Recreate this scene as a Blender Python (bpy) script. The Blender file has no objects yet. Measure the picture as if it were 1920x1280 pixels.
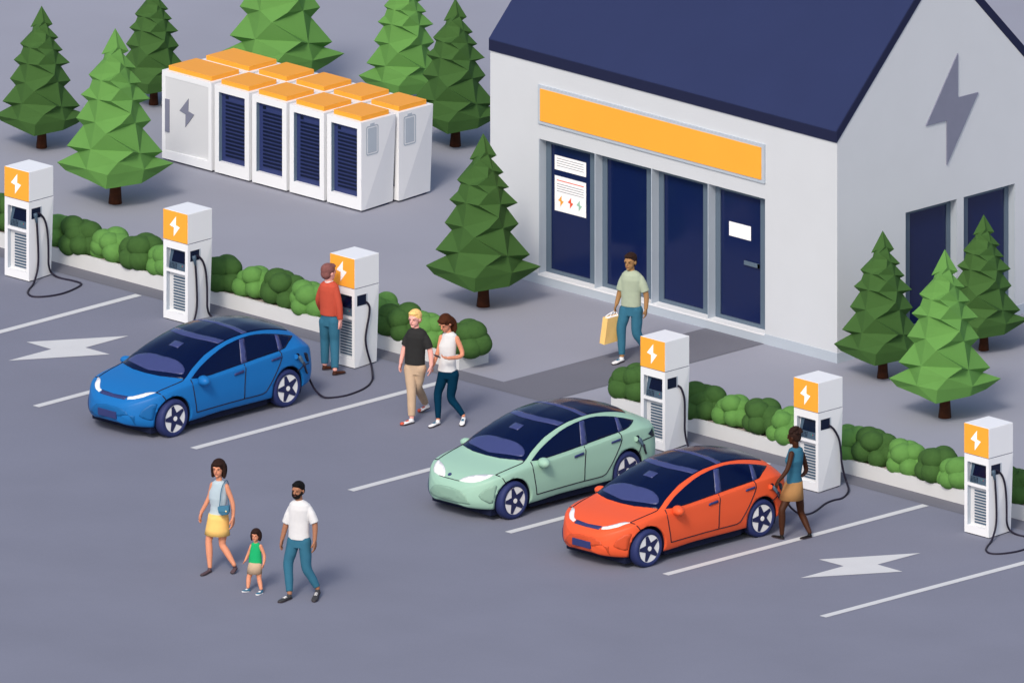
import bpy, bmesh, math, random
from mathutils import Vector, Matrix
from mathutils.bvhtree import BVHTree
from mathutils.geometry import delaunay_2d_cdt
random.seed(7)
scene = bpy.context.scene
COL = scene.collection

# ---------------------------------------------------------------- view: parallel projection
CW = 91.924            # horizontal pixels per metre along x or y
KV = 24.54             # vertical pixels per metre along x (or minus y)
KZ = 125.28            # vertical pixels per metre of height
SL = 0.267             # slope of ground lines
def G(u, v, z=0.0):
    s = (u - 960) / CW; d = (v - 640 + KZ * z) / KV
    return Vector(((s + d) / 2, (s - d) / 2, z))
def on_y(u, v, y):      # point on the vertical plane y = const
    x = (u - 960) / CW - y
    return Vector((x, y, (640 + KV * (x - y) - v) / KZ))
def on_x(u, v, x):
    y = (u - 960) / CW - x
    return Vector((x, y, (640 + KV * (x - y) - v) / KZ))
EL = math.asin(SL)
VIEW = Vector((-math.cos(EL) / math.sqrt(2), math.cos(EL) / math.sqrt(2), -math.sin(EL)))
RT = Vector((1, 1, 0)).normalized(); TC = Vector((1, -1, 0)).normalized()

# ---------------------------------------------------------------- materials
def lin(c):
    c = c / 255.0
    return c / 12.92 if c <= 0.04045 else ((c + 0.055) / 1.055) ** 2.4
MATS = {}
def M(name, rgb, rough=0.7, k=1.0, var=0.03, scale=6.0, bump=0.0, spec=0.3, coat=0.0, metal=0.0, speck=0.0):
    if name in MATS: return MATS[name]
    m = bpy.data.materials.new(name); m.use_nodes = True
    nt = m.node_tree; b = nt.nodes['Principled BSDF']
    col = [lin(c) * k for c in rgb]
    b.inputs['Roughness'].default_value = rough
    b.inputs['Specular IOR Level'].default_value = spec
    b.inputs['Coat Weight'].default_value = coat
    b.inputs['Metallic'].default_value = metal
    tc = nt.nodes.new('ShaderNodeTexCoord')
    nz = nt.nodes.new('ShaderNodeTexNoise'); nz.inputs['Scale'].default_value = scale; nz.inputs['Detail'].default_value = 4
    nt.links.new(tc.outputs['Object'], nz.inputs['Vector'])
    mr = nt.nodes.new('ShaderNodeMapRange')
    mr.inputs['From Min'].default_value = 0.3; mr.inputs['From Max'].default_value = 0.7
    mr.inputs['To Min'].default_value = 1 - var; mr.inputs['To Max'].default_value = 1 + var
    nt.links.new(nz.outputs['Fac'], mr.inputs['Value'])
    vm = nt.nodes.new('ShaderNodeVectorMath'); vm.operation = 'SCALE'
    vm.inputs[0].default_value = col
    last = mr.outputs['Result']
    if speck:
        n2 = nt.nodes.new('ShaderNodeTexNoise'); n2.inputs['Scale'].default_value = 70; n2.inputs['Detail'].default_value = 3
        nt.links.new(tc.outputs['Object'], n2.inputs['Vector'])
        m2 = nt.nodes.new('ShaderNodeMapRange')
        m2.inputs['From Min'].default_value = 0.3; m2.inputs['From Max'].default_value = 0.7
        m2.inputs['To Min'].default_value = 1 - speck; m2.inputs['To Max'].default_value = 1 + speck
        nt.links.new(n2.outputs['Fac'], m2.inputs['Value'])
        mu = nt.nodes.new('ShaderNodeMath'); mu.operation = 'MULTIPLY'
        nt.links.new(last, mu.inputs[0]); nt.links.new(m2.outputs['Result'], mu.inputs[1]); last = mu.outputs[0]
    nt.links.new(last, vm.inputs['Scale'])
    nt.links.new(vm.outputs[0], b.inputs['Base Color'])
    if bump:
        bp = nt.nodes.new('ShaderNodeBump'); bp.inputs['Strength'].default_value = bump; bp.inputs['Distance'].default_value = 0.01
        n3 = nt.nodes.new('ShaderNodeTexNoise'); n3.inputs['Scale'].default_value = scale * 8; n3.inputs['Detail'].default_value = 5
        nt.links.new(tc.outputs['Object'], n3.inputs['Vector'])
        nt.links.new(n3.outputs['Fac'], bp.inputs['Height']); nt.links.new(bp.outputs[0], b.inputs['Normal'])
    MATS[name] = m
    return m
KT = 1.0     # horizontal surfaces catch more light than upright ones
m_lot = M('asphalt', (126,129,144), 0.92, KT, 0.035, 0.6, 0.15, 0.15, speck=0.05)
m_pave = M('paving', (153,155,167), 0.92, KT, 0.03, 0.5, 0.12, 0.15, speck=0.035)
m_path = M('dark_concrete', (113,114,124), 0.92, KT, 0.03, 0.8, 0.1, 0.15, speck=0.04)
m_line = M('road_paint', (209,211,212), 0.8, KT, 0.02, 3, 0.05, 0.2, speck=0.03)
m_planter = M('planter_concrete', (209,211,212), 0.85, 1, 0.02, 3, 0.08)
m_soil = M('soil', (200,186,180), 0.95, .7, 0.1, 12, 0.3)
m_white = M('white_enamel', (236,238,240), 0.45, 1, 0.01, 2, 0, 0.35)
m_white2 = M('light_grey_panel', (212,214,216), 0.5, 1, 0.01, 2)
m_wall = M('wall_render', (207,211,215), 0.85, .97, 0.012, 2.0, 0.06, 0.2)
m_trim = M('blue_grey_trim', (180,190,200), 0.7, 1, 0.02, 3, 0.05)
m_frame = M('window_frame_paint', (92,108,124), 0.5, 1, 0.02, 3)
m_glass = M('dark_glass', (16,30,74), 0.12, 1, 0.02, 1.5, 0, 0.4)
m_roof = M('roof_sheet', (47,58,102), 0.6, .70, 0.03, 1.2, 0.05, 0.25)
m_fascia = M('roof_fascia', (33,40,80), 0.7, .58, 0.02, 2)
m_orange = M('orange_panel', (255,174,59), 0.5, 1.0, 0.015, 2, 0, 0.25)
m_orange_top = M('orange_lid', (255,172,56), 0.5, .9, 0.015, 2, 0, 0.25)
m_emblem = M('grey_emblem', (125,128,146), 0.6)
m_icon = M('pale_blue_icon', (180,190,200), 0.6)
m_navy = M('navy_metal', (20,32,78), 0.4)
m_navy2 = M('indigo_metal', (47,58,106), 0.4)
m_black = M('dark_socket', (4,17,48), 0.5)
m_slat = M('slate_slat', (61,85,107), 0.5)
m_console = M('console_metal', (71,91,109), 0.4)
m_screen = M('console_screen', (2,14,44), 0.15)
m_cable = M('cable_rubber', (32,27,45), 0.55)
m_paper = M('white_paper', (252,252,252), 0.6, 1.05)
m_green_led = M('green_key', (40,190,140), 0.4)
m_red_led = M('red_key', (225,70,50), 0.4)
m_trunk = M('bark', (66,32,14), 0.9, 1, 0.25, 14, 0.6)
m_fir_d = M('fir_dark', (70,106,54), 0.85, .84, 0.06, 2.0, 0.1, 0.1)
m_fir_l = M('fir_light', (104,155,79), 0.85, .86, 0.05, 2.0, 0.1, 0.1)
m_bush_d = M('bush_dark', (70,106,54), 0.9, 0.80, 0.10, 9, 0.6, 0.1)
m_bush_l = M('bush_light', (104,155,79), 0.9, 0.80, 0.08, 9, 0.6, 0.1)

# ---------------------------------------------------------------- object helpers
def tag(o, label=None, cat=None, group=None, kind=None):
    if label: o['label'] = label
    if cat: o['category'] = cat
    if group: o['group'] = group
    if kind: o['kind'] = kind
    return o
def empty(name, loc, label, cat, group=None):
    o = bpy.data.objects.new(name, None); COL.objects.link(o); o.location = loc
    o.empty_display_size = 0.2
    return tag(o, label, cat, group)
def obj(name, bm, mat, parent=None, smooth=False, fix=True):
    me = bpy.data.meshes.new(name)
    if fix: bmesh.ops.recalc_face_normals(bm, faces=bm.faces[:])
    for f in bm.faces: f.smooth = smooth
    bm.to_mesh(me); bm.free()
    me.materials.append(mat)
    o = bpy.data.objects.new(name, me); COL.objects.link(o)
    if parent: o.parent = parent
    return o
def copy_tree(o, parent=None):
    c = o.copy(); COL.objects.link(c)
    if parent: c.parent = parent
    for ch in list(o.children): copy_tree(ch, c)
    return c
def box(bm, x0, x1, y0, y1, z0, z1):
    vs = [bm.verts.new((x, y, z)) for x in (x0, x1) for y in (y0, y1) for z in (z0, z1)]
    for f in ((0,1,3,2),(4,6,7,5),(0,4,5,1),(2,3,7,6),(0,2,6,4),(1,5,7,3)): bm.faces.new([vs[i] for i in f])
def prism(bm, pts, off):     # polygon (3D points) extruded by vector off
    off = Vector(off); n = len(pts)
    a = [bm.verts.new(Vector(p)) for p in pts]; b = [bm.verts.new(Vector(p) + off) for p in pts]
    bm.faces.new(a); bm.faces.new(b[::-1])
    for i in range(n): bm.faces.new((a[i], a[(i+1) % n], b[(i+1) % n], b[i]))
def crom(pts, n=8):
    P = [Vector(p) for p in pts]; out = []
    for i in range(len(P) - 1):
        p0 = P[max(i-1, 0)]; p1 = P[i]; p2 = P[i+1]; p3 = P[min(i+2, len(P)-1)]
        for k in range(n):
            t = k / n
            out.append(0.5 * ((2*p1) + (p2-p0)*t + (2*p0-5*p1+4*p2-p3)*t*t + (3*p1-p0-3*p2+p3)*t**3))
    out.append(P[-1]); return out
def tube(bm, pts, r, seg=8, rads=None):
    pts = [Vector(p) for p in pts]
    n = len(pts); prev = None; rings = []
    for i, p in enumerate(pts):
        t = (pts[min(i+1, n-1)] - pts[max(i-1, 0)]).normalized()
        if prev is None:
            a = Vector((0,0,1)) if abs(t.z) < 0.9 else Vector((1,0,0))
            nrm = t.cross(a).normalized()
        else:
            nrm = prev - t * prev.dot(t)
            nrm = nrm.normalized() if nrm.length > 1e-6 else t.orthogonal().normalized()
        prev = nrm; bn = t.cross(nrm)
        rr = rads[i] if rads else r
        rings.append([bm.verts.new(p + (nrm * math.cos(2*math.pi*k/seg) + bn * math.sin(2*math.pi*k/seg)) * rr) for k in range(seg)])
    for i in range(n - 1):
        for k in range(seg):
            bm.faces.new((rings[i][k], rings[i][(k+1) % seg], rings[i+1][(k+1) % seg], rings[i+1][k]))
    bm.faces.new(rings[0][::-1]); bm.faces.new(rings[-1])
def ball(bm, c, r, sub=2, sc=(1,1,1), rot=None):
    mt = Matrix.Translation(Vector(c)) @ (rot.to_4x4() if rot else Matrix.Identity(4)) @ Matrix.Diagonal((r*sc[0], r*sc[1], r*sc[2], 1))
    bmesh.ops.create_icosphere(bm, subdivisions=sub, radius=1, matrix=mt)
def cyl(bm, c, axis, r, h, seg=32, r2=None):
    q = Vector(axis).to_track_quat('Z', 'Y').to_matrix().to_4x4()
    bmesh.ops.create_cone(bm, cap_ends=True, segments=seg, radius1=r, radius2=r if r2 is None else r2, depth=h, matrix=Matrix.Translation(Vector(c)) @ q)
def bev(o, w=0.006, seg=2):
    md = o.modifiers.new('bevel', 'BEVEL'); md.width = w; md.segments = seg; md.limit_method = 'ANGLE'; md.angle_limit = math.radians(40)
    return o
BOLT = [(0.25, 1.0), (-0.55, 0.0), (-0.05, -0.06), (-0.25, -1.0), (0.55, 0.05), (0.05, 0.11)]   # unused default
def bolt_pts():          # upright bolt in a unit square, as on the charger heads
    return [(0.25, 1.0), (0.21, 0.13), (1.0, 0.0), (-0.2, -1.0), (-0.16, -0.13), (-1.0, 0.02)]

# ---------------------------------------------------------------- camera, light, sky
cam_d = bpy.data.cameras.new('camera'); cam = bpy.data.objects.new('camera', cam_d); COL.objects.link(cam)
cam_d.type = 'ORTHO'; cam_d.ortho_scale = 1920 / 130.0; cam_d.clip_start = 0.1; cam_d.clip_end = 400
cam.location = -VIEW * 40
cam.rotation_euler = VIEW.to_track_quat('-Z', 'Y').to_euler()
scene.camera = cam
SUN_A = math.radians(27); SUN_E = math.radians(43)
ts = Vector((math.sin(SUN_A) * math.cos(SUN_E), -math.cos(SUN_A) * math.cos(SUN_E), math.sin(SUN_E)))
sd = bpy.data.lights.new('sun', 'SUN'); sun = bpy.data.objects.new('sun', sd); COL.objects.link(sun)
sd.energy = 1.5; sd.angle = math.radians(12); sd.color = (1.0, 0.94, 0.86)
sun.rotation_euler = (-ts).to_track_quat('-Z', 'Y').to_euler(); sun.location = (0, 0, 12)
w = bpy.data.worlds.new('World'); scene.world = w; w.use_nodes = True
nt = w.node_tree; sky = nt.nodes.new('ShaderNodeTexSky'); sky.sky_type = 'NISHITA'; sky.sun_disc = False
sky.sun_elevation = SUN_E; sky.sun_rotation = math.pi - SUN_A; sky.dust_density = 3.0; sky.air_density = 0.9; sky.ozone_density = 0.6
bg = nt.nodes['Background']; nt.links.new(sky.outputs[0], bg.inputs[0]); bg.inputs[1].default_value = 0.15
vs = scene.view_settings; vs.view_transform = 'Standard'; vs.look = 'None'; vs.gamma = 1; vs.exposure = 0.16; vs.use_curve_mapping = False

# ---------------------------------------------------------------- ground
def sheet(name, pts, z, mat):
    bm = bmesh.new(); bm.faces.new([bm.verts.new((p[0], p[1], z)) for p in pts])
    o = obj(name, bm, mat)
    if o.data.polygons[0].normal.z < 0: o.data.flip_normals()
    return tag(o, kind='structure')
YP = -1.64
sheet('ground', [(-120,-120),(120,-120),(120,160),(-120,160)], 0, m_pave)
sheet('car_park', [(-60,-60),(60,-60),(60,YP-.37),(-60,YP-.37)], 0.004, m_lot)
sheet('pavement', [(-60,YP-.37),(60,YP-.37),(60,YP),(2.66,YP),(2.66,2.47),(1.47,2.47),(1.47,YP),(-60,YP)], 0.006, m_path)
for k in range(-1, 6):
    p = G(61 + 295.1*k, 761 + 78.7*k)
    sheet('parking_line', [(p.x, p.y), (p.x+.132, p.y), (p.x+.132, p.y+5.31), (p.x, p.y+5.31)], 0.009, m_line)
for pl in ([(15.5,677),(96,655.5),(50,642),(241,630.5),(160,652.5),(206,665)],
           [(1501,1083.7),(1582,1061.5),(1535.5,1049),(1726,1037),(1645.5,1058.5),(1692,1071.7)]):
    sheet('road_marking', [G(*q) for q in pl], 0.009, m_line)

# ---------------------------------------------------------------- planters and hedges
def planter(x0, x1, label):
    r = empty('planter', ((x0+x1)/2, YP+.3, 0), label, 'planter', 'long concrete planters')
    L = (x1-x0)/2; bm = bmesh.new(); h = .215; t = .05
    box(bm, -L, L, -.3, -.3+t, 0, h); box(bm, -L, L, .3-t, .3, 0, h)
    box(bm, -L, -L+t, -.3+t, .3-t, 0, h); box(bm, L-t, L, -.3+t, .3-t, 0, h)
    obj('planter_wall', bm, m_planter, r)
    bm = bmesh.new(); box(bm, -L+t, L-t, -.3+t, .3-t, 0.01, h-.02); obj('soil_bed', bm, m_soil, r)
planter(-13.5, 0.5615, 'long pale concrete planter with a row of bushes behind the three left charging stations')
planter(3.66, 17.5, 'long pale concrete planter with a row of bushes behind the three right charging stations')
rb = random.Random(3)
def bush_mesh(seed):
    r = random.Random(seed); bm = bmesh.new()
    ball(bm, (0,0,.22), .17, 3, (1.3, .95, .95))
    for k in range(6):
        a = 2*math.pi*k/6 + r.uniform(-.25,.25)
        ball(bm, (math.cos(a)*.19, math.sin(a)*.12, .15 + r.uniform(-.03,.04)), r.uniform(.12,.145), 3, (1.1,1,.95))
    for k in range(4):
        a = 2*math.pi*k/4 + r.uniform(-.4,.4) + .3
        ball(bm, (math.cos(a)*.12, math.sin(a)*.08, .28 + r.uniform(-.03,.04)), r.uniform(.12,.15), 3, (1.1,1,.9))
    return bm
bush_protos = {}
def bush(u, v, shade, label, s=1.0):
    y = YP + .24
    p = on_y(u, v, y)
    key = (shade, rb.randint(0, 2))
    if key not in bush_protos:
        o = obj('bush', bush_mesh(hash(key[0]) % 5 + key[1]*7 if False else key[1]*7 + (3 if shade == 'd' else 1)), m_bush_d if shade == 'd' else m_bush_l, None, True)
        bush_protos[key] = o
    else:
        o = bush_protos[key].copy(); COL.objects.link(o)
    o.location = (p.x, y + rb.uniform(-.04, .04), max(.14, p.z - .24*s))
    o.rotation_euler = (0, 0, rb.choice([0, math.pi]) + rb.uniform(-.2, .2)); o.scale = (s, s, s)
    tag(o, label, 'bush', 'bushes in the planters')
BUSH = [
 (-8,415,'d','dark green bush at the left edge, left of the first charging station'),
 (106,432,'l','light green bush half hidden by the leftmost charging station'),
 (155,443,'d','dark green bush second to the right of the leftmost charging station'),
 (212,458,'l','light green bush between two dark ones, left of the second charging station'),
 (268,478,'d','dark green bush nearest on the left of the second charging station'),
 (316,492,'l','light green bush mostly hidden behind the second charging station'),
 (418,518,'d','dark green bush nearest on the right of the second charging station'),
 (476,530,'l','light green bush between dark ones, behind the roof of the blue car'),
 (532,547,'d','dark green bush left of the man in the red sweater'),
 (586,562,'l','light green bush touching the back of the man in the red sweater'),
 (716,580,'l','light green bush partly hidden by the third charging station'),
 (752,600,'d','dark green bush behind the blond man'),
 (806,616,'l','light green bush between the blond man and the long haired woman'),
 (872,636,'d','dark green bush at the end of the left planter beside the long haired woman'),
 (1184,736,'d','dark green bush at the left end of the right planter'),
 (1250,744,'l','light green bush hidden behind the fourth charging station'),
 (1318,758,'d','dark green bush nearest on the right of the fourth charging station'),
 (1376,774,'l','light green bush between two dark ones, right of the fourth charging station'),
 (1434,788,'d','dark green bush second to the left of the fifth charging station'),
 (1478,798,'l','light green bush just left of the fifth charging station'),
 (1598,832,'l','light green bush just right of the fifth charging station'),
 (1642,850,'d','dark green bush second to the right of the fifth charging station'),
 (1702,862,'l','light green bush between two dark ones, left of the rightmost charging station'),
 (1760,878,'d','dark green bush second to the left of the rightmost charging station'),
 (1804,890,'l','light green bush mostly hidden by the rightmost charging station'),
 (1906,922,'d','dark green bush at the right edge, right of the last charging station')]
for u, v, s, lb in BUSH: bush(u, v, s, lb, 1.27 if s == 'd' else 1.2)

# ---------------------------------------------------------------- trees
def fir(u, v, hpx, shade, label, seed, wid=1.0):
    """u,v: pixel of the trunk's foot; hpx: height in pixels from foot to tip"""
    r = random.Random(seed); base = G(u, v); H = hpx / KZ; k = hpx / 333.0
    root = empty('fir_tree', base, label, 'tree', 'fir trees around the building')
    Lp = [(0,0),(-106,203),(-81,200),(-91,238),(-203,358),(-174,386),(-196,448),(-263,509),(-206,553),(-298,685),(-243,743),(-369,896),(-283,940),(-443,1020),(-380,1085)]
    Rp = [(0,0),(104,173),(62,198),(159,303),(117,323),(200,413),(156,430),(267,538),(182,573),(274,700),(209,763),(361,940),(299,976),(447,1028),(330,1105)]
    Fp = [(0,0),(17,163),(-31,193),(42,232),(34,328),(-43,356),(39,445),(-36,560),(120,665),(44,740),(-70,770),(140,935),(20,1010),(-60,1130),(-70,1225)]
    m = len(Lp); cols = {}
    jit = lambda q: r.uniform(-q, q)
    def put(az, lst): cols[az] = lst
    # eight columns of points round the trunk; azimuth measured from the direction facing the lot
    side = []
    avg = [(Rp[i][0]-Lp[i][0])/2 for i in range(m)]
    ym = [(Lp[i][1]+Rp[i][1]+Fp[i][1]-.25*avg[i])/3 for i in range(m)]
    ys = [0] + [(ym[i-1]+2*ym[i]+ym[i+1])/4 for i in range(1, m-1)] + [ym[-1]]
    for i in range(m):
        rl, rr_ = -Lp[i][0], Rp[i][0]; ra = avg[i]
        if 0 < i < m-1: lo, hi = max(0, i-2), min(m-1, i+2); ra = (.10*avg[i] + .90*(avg[lo] + 2*avg[i-1] + 2*avg[i] + 2*avg[i+1] + avg[hi])/8)*1.05
        yl, yr = Lp[i][1], Rp[i][1]; yf = Fp[i][1] - .267*ra*.95
        yf = (.35*max(yf, (yl+yr)/2 - 60) + .65*(ys[i]-12)) if 0 < i < m-1 else (yf if i else 0)
        j = (lambda q: jit(q)) if i else (lambda q: 0)
        P8 = [(0, ra*.95, Fp[i][0], yf), (45, ra*.80, 0, (yf+yr)/2 + j(9)), (90, rr_, 0, yr + j(5)), (135, ra*.80, 0, (yr+yf)/2 + j(14)),
              (180, ra*.97, -Fp[i][0], yf + j(20)), (225, ra*.80, 0, (yl+yf)/2 + j(14)), (270, rl, 0, yl + j(5)), (315, ra*.80, 0, (yf+yl)/2 + j(9))]
        side.append(P8)
    bm = bmesh.new(); ap = bm.verts.new((0, 0, H)); prev = None
    pxm = k/4/130; pzm = k/4/KZ
    for i in range(1, m):
        ring = []
        for az, rad, lat, yy in side[i]:
            az = math.radians(az); d_ = TC*math.cos(az) + RT*math.sin(az); l_ = RT*math.cos(az) - TC*math.sin(az)
            q = d_*rad*pxm + l_*(lat*pxm); ring.append(bm.verts.new((q.x, q.y, H - yy*pzm)))
        for j in range(8):
            if prev is None: bm.faces.new((ap, ring[j], ring[(j+1) % 8]))
            elif (i + j) % 2: bm.faces.new((prev[j], ring[j], ring[(j+1) % 8])); bm.faces.new((prev[j], ring[(j+1) % 8], prev[(j+1) % 8]))
            else: bm.faces.new((prev[j], ring[j], prev[(j+1) % 8])); bm.faces.new((ring[j], ring[(j+1) % 8], prev[(j+1) % 8]))
        prev = ring
    cv = bm.verts.new((0, 0, H - 1110*pzm))
    for j in range(8): bm.faces.new((prev[(j+1) % 8], prev[j], cv))
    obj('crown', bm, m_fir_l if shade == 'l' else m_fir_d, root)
    bm = bmesh.new()
    tube(bm, [(0,0,-.02), (0,0,.04), (0.004,0,.15*k), (0,0,.45*k), (0,0,H*.9)], 0, 14, [.105*k, .098*k, .088*k, .075*k, .01])
    obj('trunk', bm, m_trunk, root, True)
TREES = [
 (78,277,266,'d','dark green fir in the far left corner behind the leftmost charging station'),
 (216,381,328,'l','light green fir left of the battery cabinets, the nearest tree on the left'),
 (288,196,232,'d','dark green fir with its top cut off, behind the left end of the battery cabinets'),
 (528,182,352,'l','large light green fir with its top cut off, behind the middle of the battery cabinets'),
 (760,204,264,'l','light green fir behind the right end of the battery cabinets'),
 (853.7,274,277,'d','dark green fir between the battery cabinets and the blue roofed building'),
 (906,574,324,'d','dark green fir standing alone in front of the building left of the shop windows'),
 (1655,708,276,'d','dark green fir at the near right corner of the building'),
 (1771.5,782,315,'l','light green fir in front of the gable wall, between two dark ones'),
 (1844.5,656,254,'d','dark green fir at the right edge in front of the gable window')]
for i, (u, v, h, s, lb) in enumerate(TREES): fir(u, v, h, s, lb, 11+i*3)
# ---------------------------------------------------------------- building
BX0, BX1, BY0, BY1 = -2.93, 4.146, 2.487, 6.79
ZE = 3.314; YR = (BY0+BY1)/2; ZR = ZE + 1.045*(YR-BY0)
bl = empty('shop_building', ((BX0+BX1)/2, YR, 0), 'white shop building with a steep navy blue roof, orange sign and glazed front', 'building')
BO = Vector(((BX0+BX1)/2, YR, 0))
def bpart(name, bm, mat, par=None, smooth=False):
    if par is None or par is bl:
        bmesh.ops.translate(bm, vec=-BO, verts=bm.verts[:]); return obj(name, bm, mat, bl, smooth)
    bmesh.ops.translate(bm, vec=-BO, verts=bm.verts[:]); return obj(name, bm, mat, par, smooth)
WX0, WX1, WZ0, WZ1, DP = -1.943, 2.675, 0.155, 2.166, 0.14      # shop front opening
bm = bmesh.new(); t = .18
# front wall round the opening
box(bm, BX0, WX0, BY0, BY0+t, .13, ZE); box(bm, WX1, BX1-t, BY0, BY0+t, .13, ZE); box(bm, WX0, WX1, BY0, BY0+t, WZ1, ZE)
box(bm, BX0, BX0+t, BY0+t, BY1-t, .13, ZE); prism(bm, [(BX0, BY0, ZE), (BX0, BY1, ZE), (BX0, YR, ZR)], (t, 0, 0)); box(bm, BX0, BX1-t, BY1-t, BY1, .13, ZE)
bpart('front_wall', bm, m_wall)
# gable walls with two tall window openings on the right
wins = [(3.882, 4.937), (5.067, 6.12)]
GZ1 = 1.976
bm = bmesh.new()
ys = [BY0, wins[0][0], wins[0][1], wins[1][0], wins[1][1], BY1]
for i in (0, 2, 4): box(bm, BX1-t, BX1, ys[i], ys[i+1], .13, GZ1)
box(bm, BX1-t, BX1, BY0, BY1, GZ1, ZE)
prism(bm, [(BX1-t, BY0, ZE), (BX1-t, BY1, ZE), (BX1-t, YR, ZR)], (t, 0, 0))
for a, b in wins: box(bm, BX1-t, BX1, a, b, .13, .155)
bpart('gable_wall', bm, m_wall)
bm = bmesh.new(); e = .012
box(bm, BX0-e, BX1+e, BY0-e, BY0+.1, 0, .15); box(bm, BX1-.1, BX1+e, BY0+.1, BY1+e, 0, .15); box(bm, BX0-e, BX0+.1, BY0+.1, BY1+e, 0, .15)
box(bm, BX0+.1, BX1-.1, BY1-.1, BY1+e, 0, .15)
bpart('plinth', bm, m_trim)
# roof: two slabs with dark fascia boards
th = .172; o = .02
def slab(y0, z0, y1, z1, lo, hi, xa, xb):
    bm = bmesh.new(); prism(bm, [(xa, y0, z0+lo), (xa, y1, z1+lo), (xa, y1, z1+hi), (xa, y0, z0+hi)], (xb-xa, 0, 0)); return bm
zo = ZE - 1.045*o
bm = slab(BY0-o, zo, YR, ZR, .003, th-.008, BX0-.01, BX1+.012)
bm2 = slab(BY1+o, zo, YR, ZR, .003, th-.008, BX0-.01, BX1+.012)
me = bpy.data.meshes.new('t'); bm2.to_mesh(me); bm.from_mesh(me); bm2.free()
fas = bpart('fascia', bm, m_fascia)
bm = slab(BY0-o+.002, zo+.002, YR, ZR, th-.008, th+.004, BX0-.012, BX1-.003)
bm2 = slab(BY1+o-.002, zo+.002, YR, ZR, th-.008, th+.004, BX0-.012, BX1-.003)
me = bpy.data.meshes.new('t2'); bm2.to_mesh(me); bm.from_mesh(me); bm2.free()
bpart('roof', bm, m_roof)
# sign
bm = bmesh.new(); sx0, sx1, sz0, sz1 = -1.932, 2.686, 2.403, 2.982
box(bm, sx0, sx1, BY0-.03, BY0, sz0, sz1); sg = bpart('sign_board', bm, m_trim)
sg['label'] = 'blank orange sign panel in a pale frame above the shop windows'
bm = bmesh.new(); box(bm, sx0+.055, sx1-.055, BY0-.042, BY0-.03, sz0+.05, sz1-.05); bpart('sign_face', bm, m_orange, sg)
# shop front bays
pitch = (WX1 - WX0 - DP*0) / 4
bm = bmesh.new(); yg = BY0 + DP
box(bm, WX0, WX0+.012, BY0+.002, yg+.06, WZ0, WZ1)
bpart('window_reveal', bm, m_trim)
for k in range(1, 4):
    bm = bmesh.new(); xx = WX0 + k*1.153
    box(bm, xx-.008, xx+.006, BY0-.004, yg+.05, WZ0, WZ1); bpart('mullion', bm, m_trim)
bm = bmesh.new(); box(bm, WX0-.0, WX1, BY0-.018, yg+.06, WZ0-.03, WZ0); bpart('sill', bm, m_white)
def pane(xa, xb, name):
    fl, ft, fr = .098, .085, .235
    bm = bmesh.new(); y0, y1 = yg, yg+.04
    box(bm, xa, xa+fl, y0, y1, WZ0, WZ1); box(bm, xb-fr, xb, y0, y1, WZ0, WZ1)
    box(bm, xa+fl, xb-fr, y0, y1, WZ1-ft, WZ1); box(bm, xa+fl, xb-fr, y0, y1, WZ0, WZ0+.058)
    f = bpart(name, bm, m_frame)
    bm = bmesh.new(); box(bm, xa+fl, xb-fr, y0+.018, y0+.03, WZ0+.058, WZ1-ft); bpart('glass', bm, m_glass, f)
    return f
xs_ = [WX0-.125+.137*0, 0, 0, 0]
for k in range(4):
    xa = WX0 + k*1.153 + (.006 if k else .012); xb = WX0 + (k+1)*1.153 - .008 if k < 3 else WX1
    # frame is seen between the fin's far edge and the next fin
    f = pane(xa, xb, 'window' if k < 3 else 'door')
    if k == 3:
        bm = bmesh.new(); hp = [on_y(u, v, yg+.018) for u, v in ((1398,487.5),(1426,495),(1426,502.7),(1398,495))]
        prism(bm, [p + Vector((0,-.035,0)) for p in hp], (0, .02, 0))
        box(bm, hp[1].x-.03, hp[1].x, yg-.017, yg, hp[2].z, hp[1].z)
        bpart('handle', bm, m_frame, f)
yq = yg + .014
def wall_quad(px, y, th_, name, mat, label=None, par=None):
    bm = bmesh.new(); prism(bm, [on_y(u, v, y) for u, v in px], (0, -th_, 0)); ob = bpart(name, bm, mat, par)
    if label: ob['label'] = label
    return ob
def poster(px, name, label, lines, parts=None, cat='poster'):
    P = [on_y(u, v, yq) for u, v in px]; c = (P[0] + P[2]) / 2
    bm = bmesh.new(); prism(bm, [p - c for p in P], (0, -.004, 0))
    o_ = obj(name, bm, m_paper); o_.location = c; tag(o_, label, cat)
    def ln(u0, v0, u1, v1, mat, nm, w_=.5):
        bm = bmesh.new(); a = on_y(u0, v0, yq-.0045) - c; b = on_y(u1, v1, yq-.0045) - c; h = w_/KZ
        prism(bm, [a + Vector((0,0,h)), b + Vector((0,0,h)), b - Vector((0,0,h)), a - Vector((0,0,h))], (0, -.001, 0)); return obj(nm, bm, mat, o_)
    bm = bmesh.new()
    for (u0, v0, u1, v1) in lines:
        a = on_y(u0, v0, yq-.0045) - c; b = on_y(u1, v1, yq-.0045) - c; h = .45/KZ
        prism(bm, [a + Vector((0,0,h)), b + Vector((0,0,h)), b - Vector((0,0,h)), a - Vector((0,0,h))], (0, -.001, 0))
    if lines: obj('text_lines', bm, M('print_grey', (110,110,120)), o_)
    return o_, c, ln
yl = lambda v: (1044.2, v, 1094.5, v + 50.3*SL)
poster([(1040.5,290),(1099,305.5),(1099,332.5),(1040.5,317)], 'notice', 'small white notice with four grey text lines at the top of the first shop window', [yl(v) for v in (296.5,301,305.5,310)])
p2, c2, ln2 = poster([(1040.5,328),(1099,343.7),(1099,409),(1040.5,393.7)], 'poster', 'white poster with red heading and three coloured lightning bolts in the first shop window', [yl(v) for v in (344,348.5,353,357.5)])
a = yl(337.3); ln2(a[0], a[1], a[2], a[3], M('print_red', (235,90,55)), 'heading_line', .8)
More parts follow.
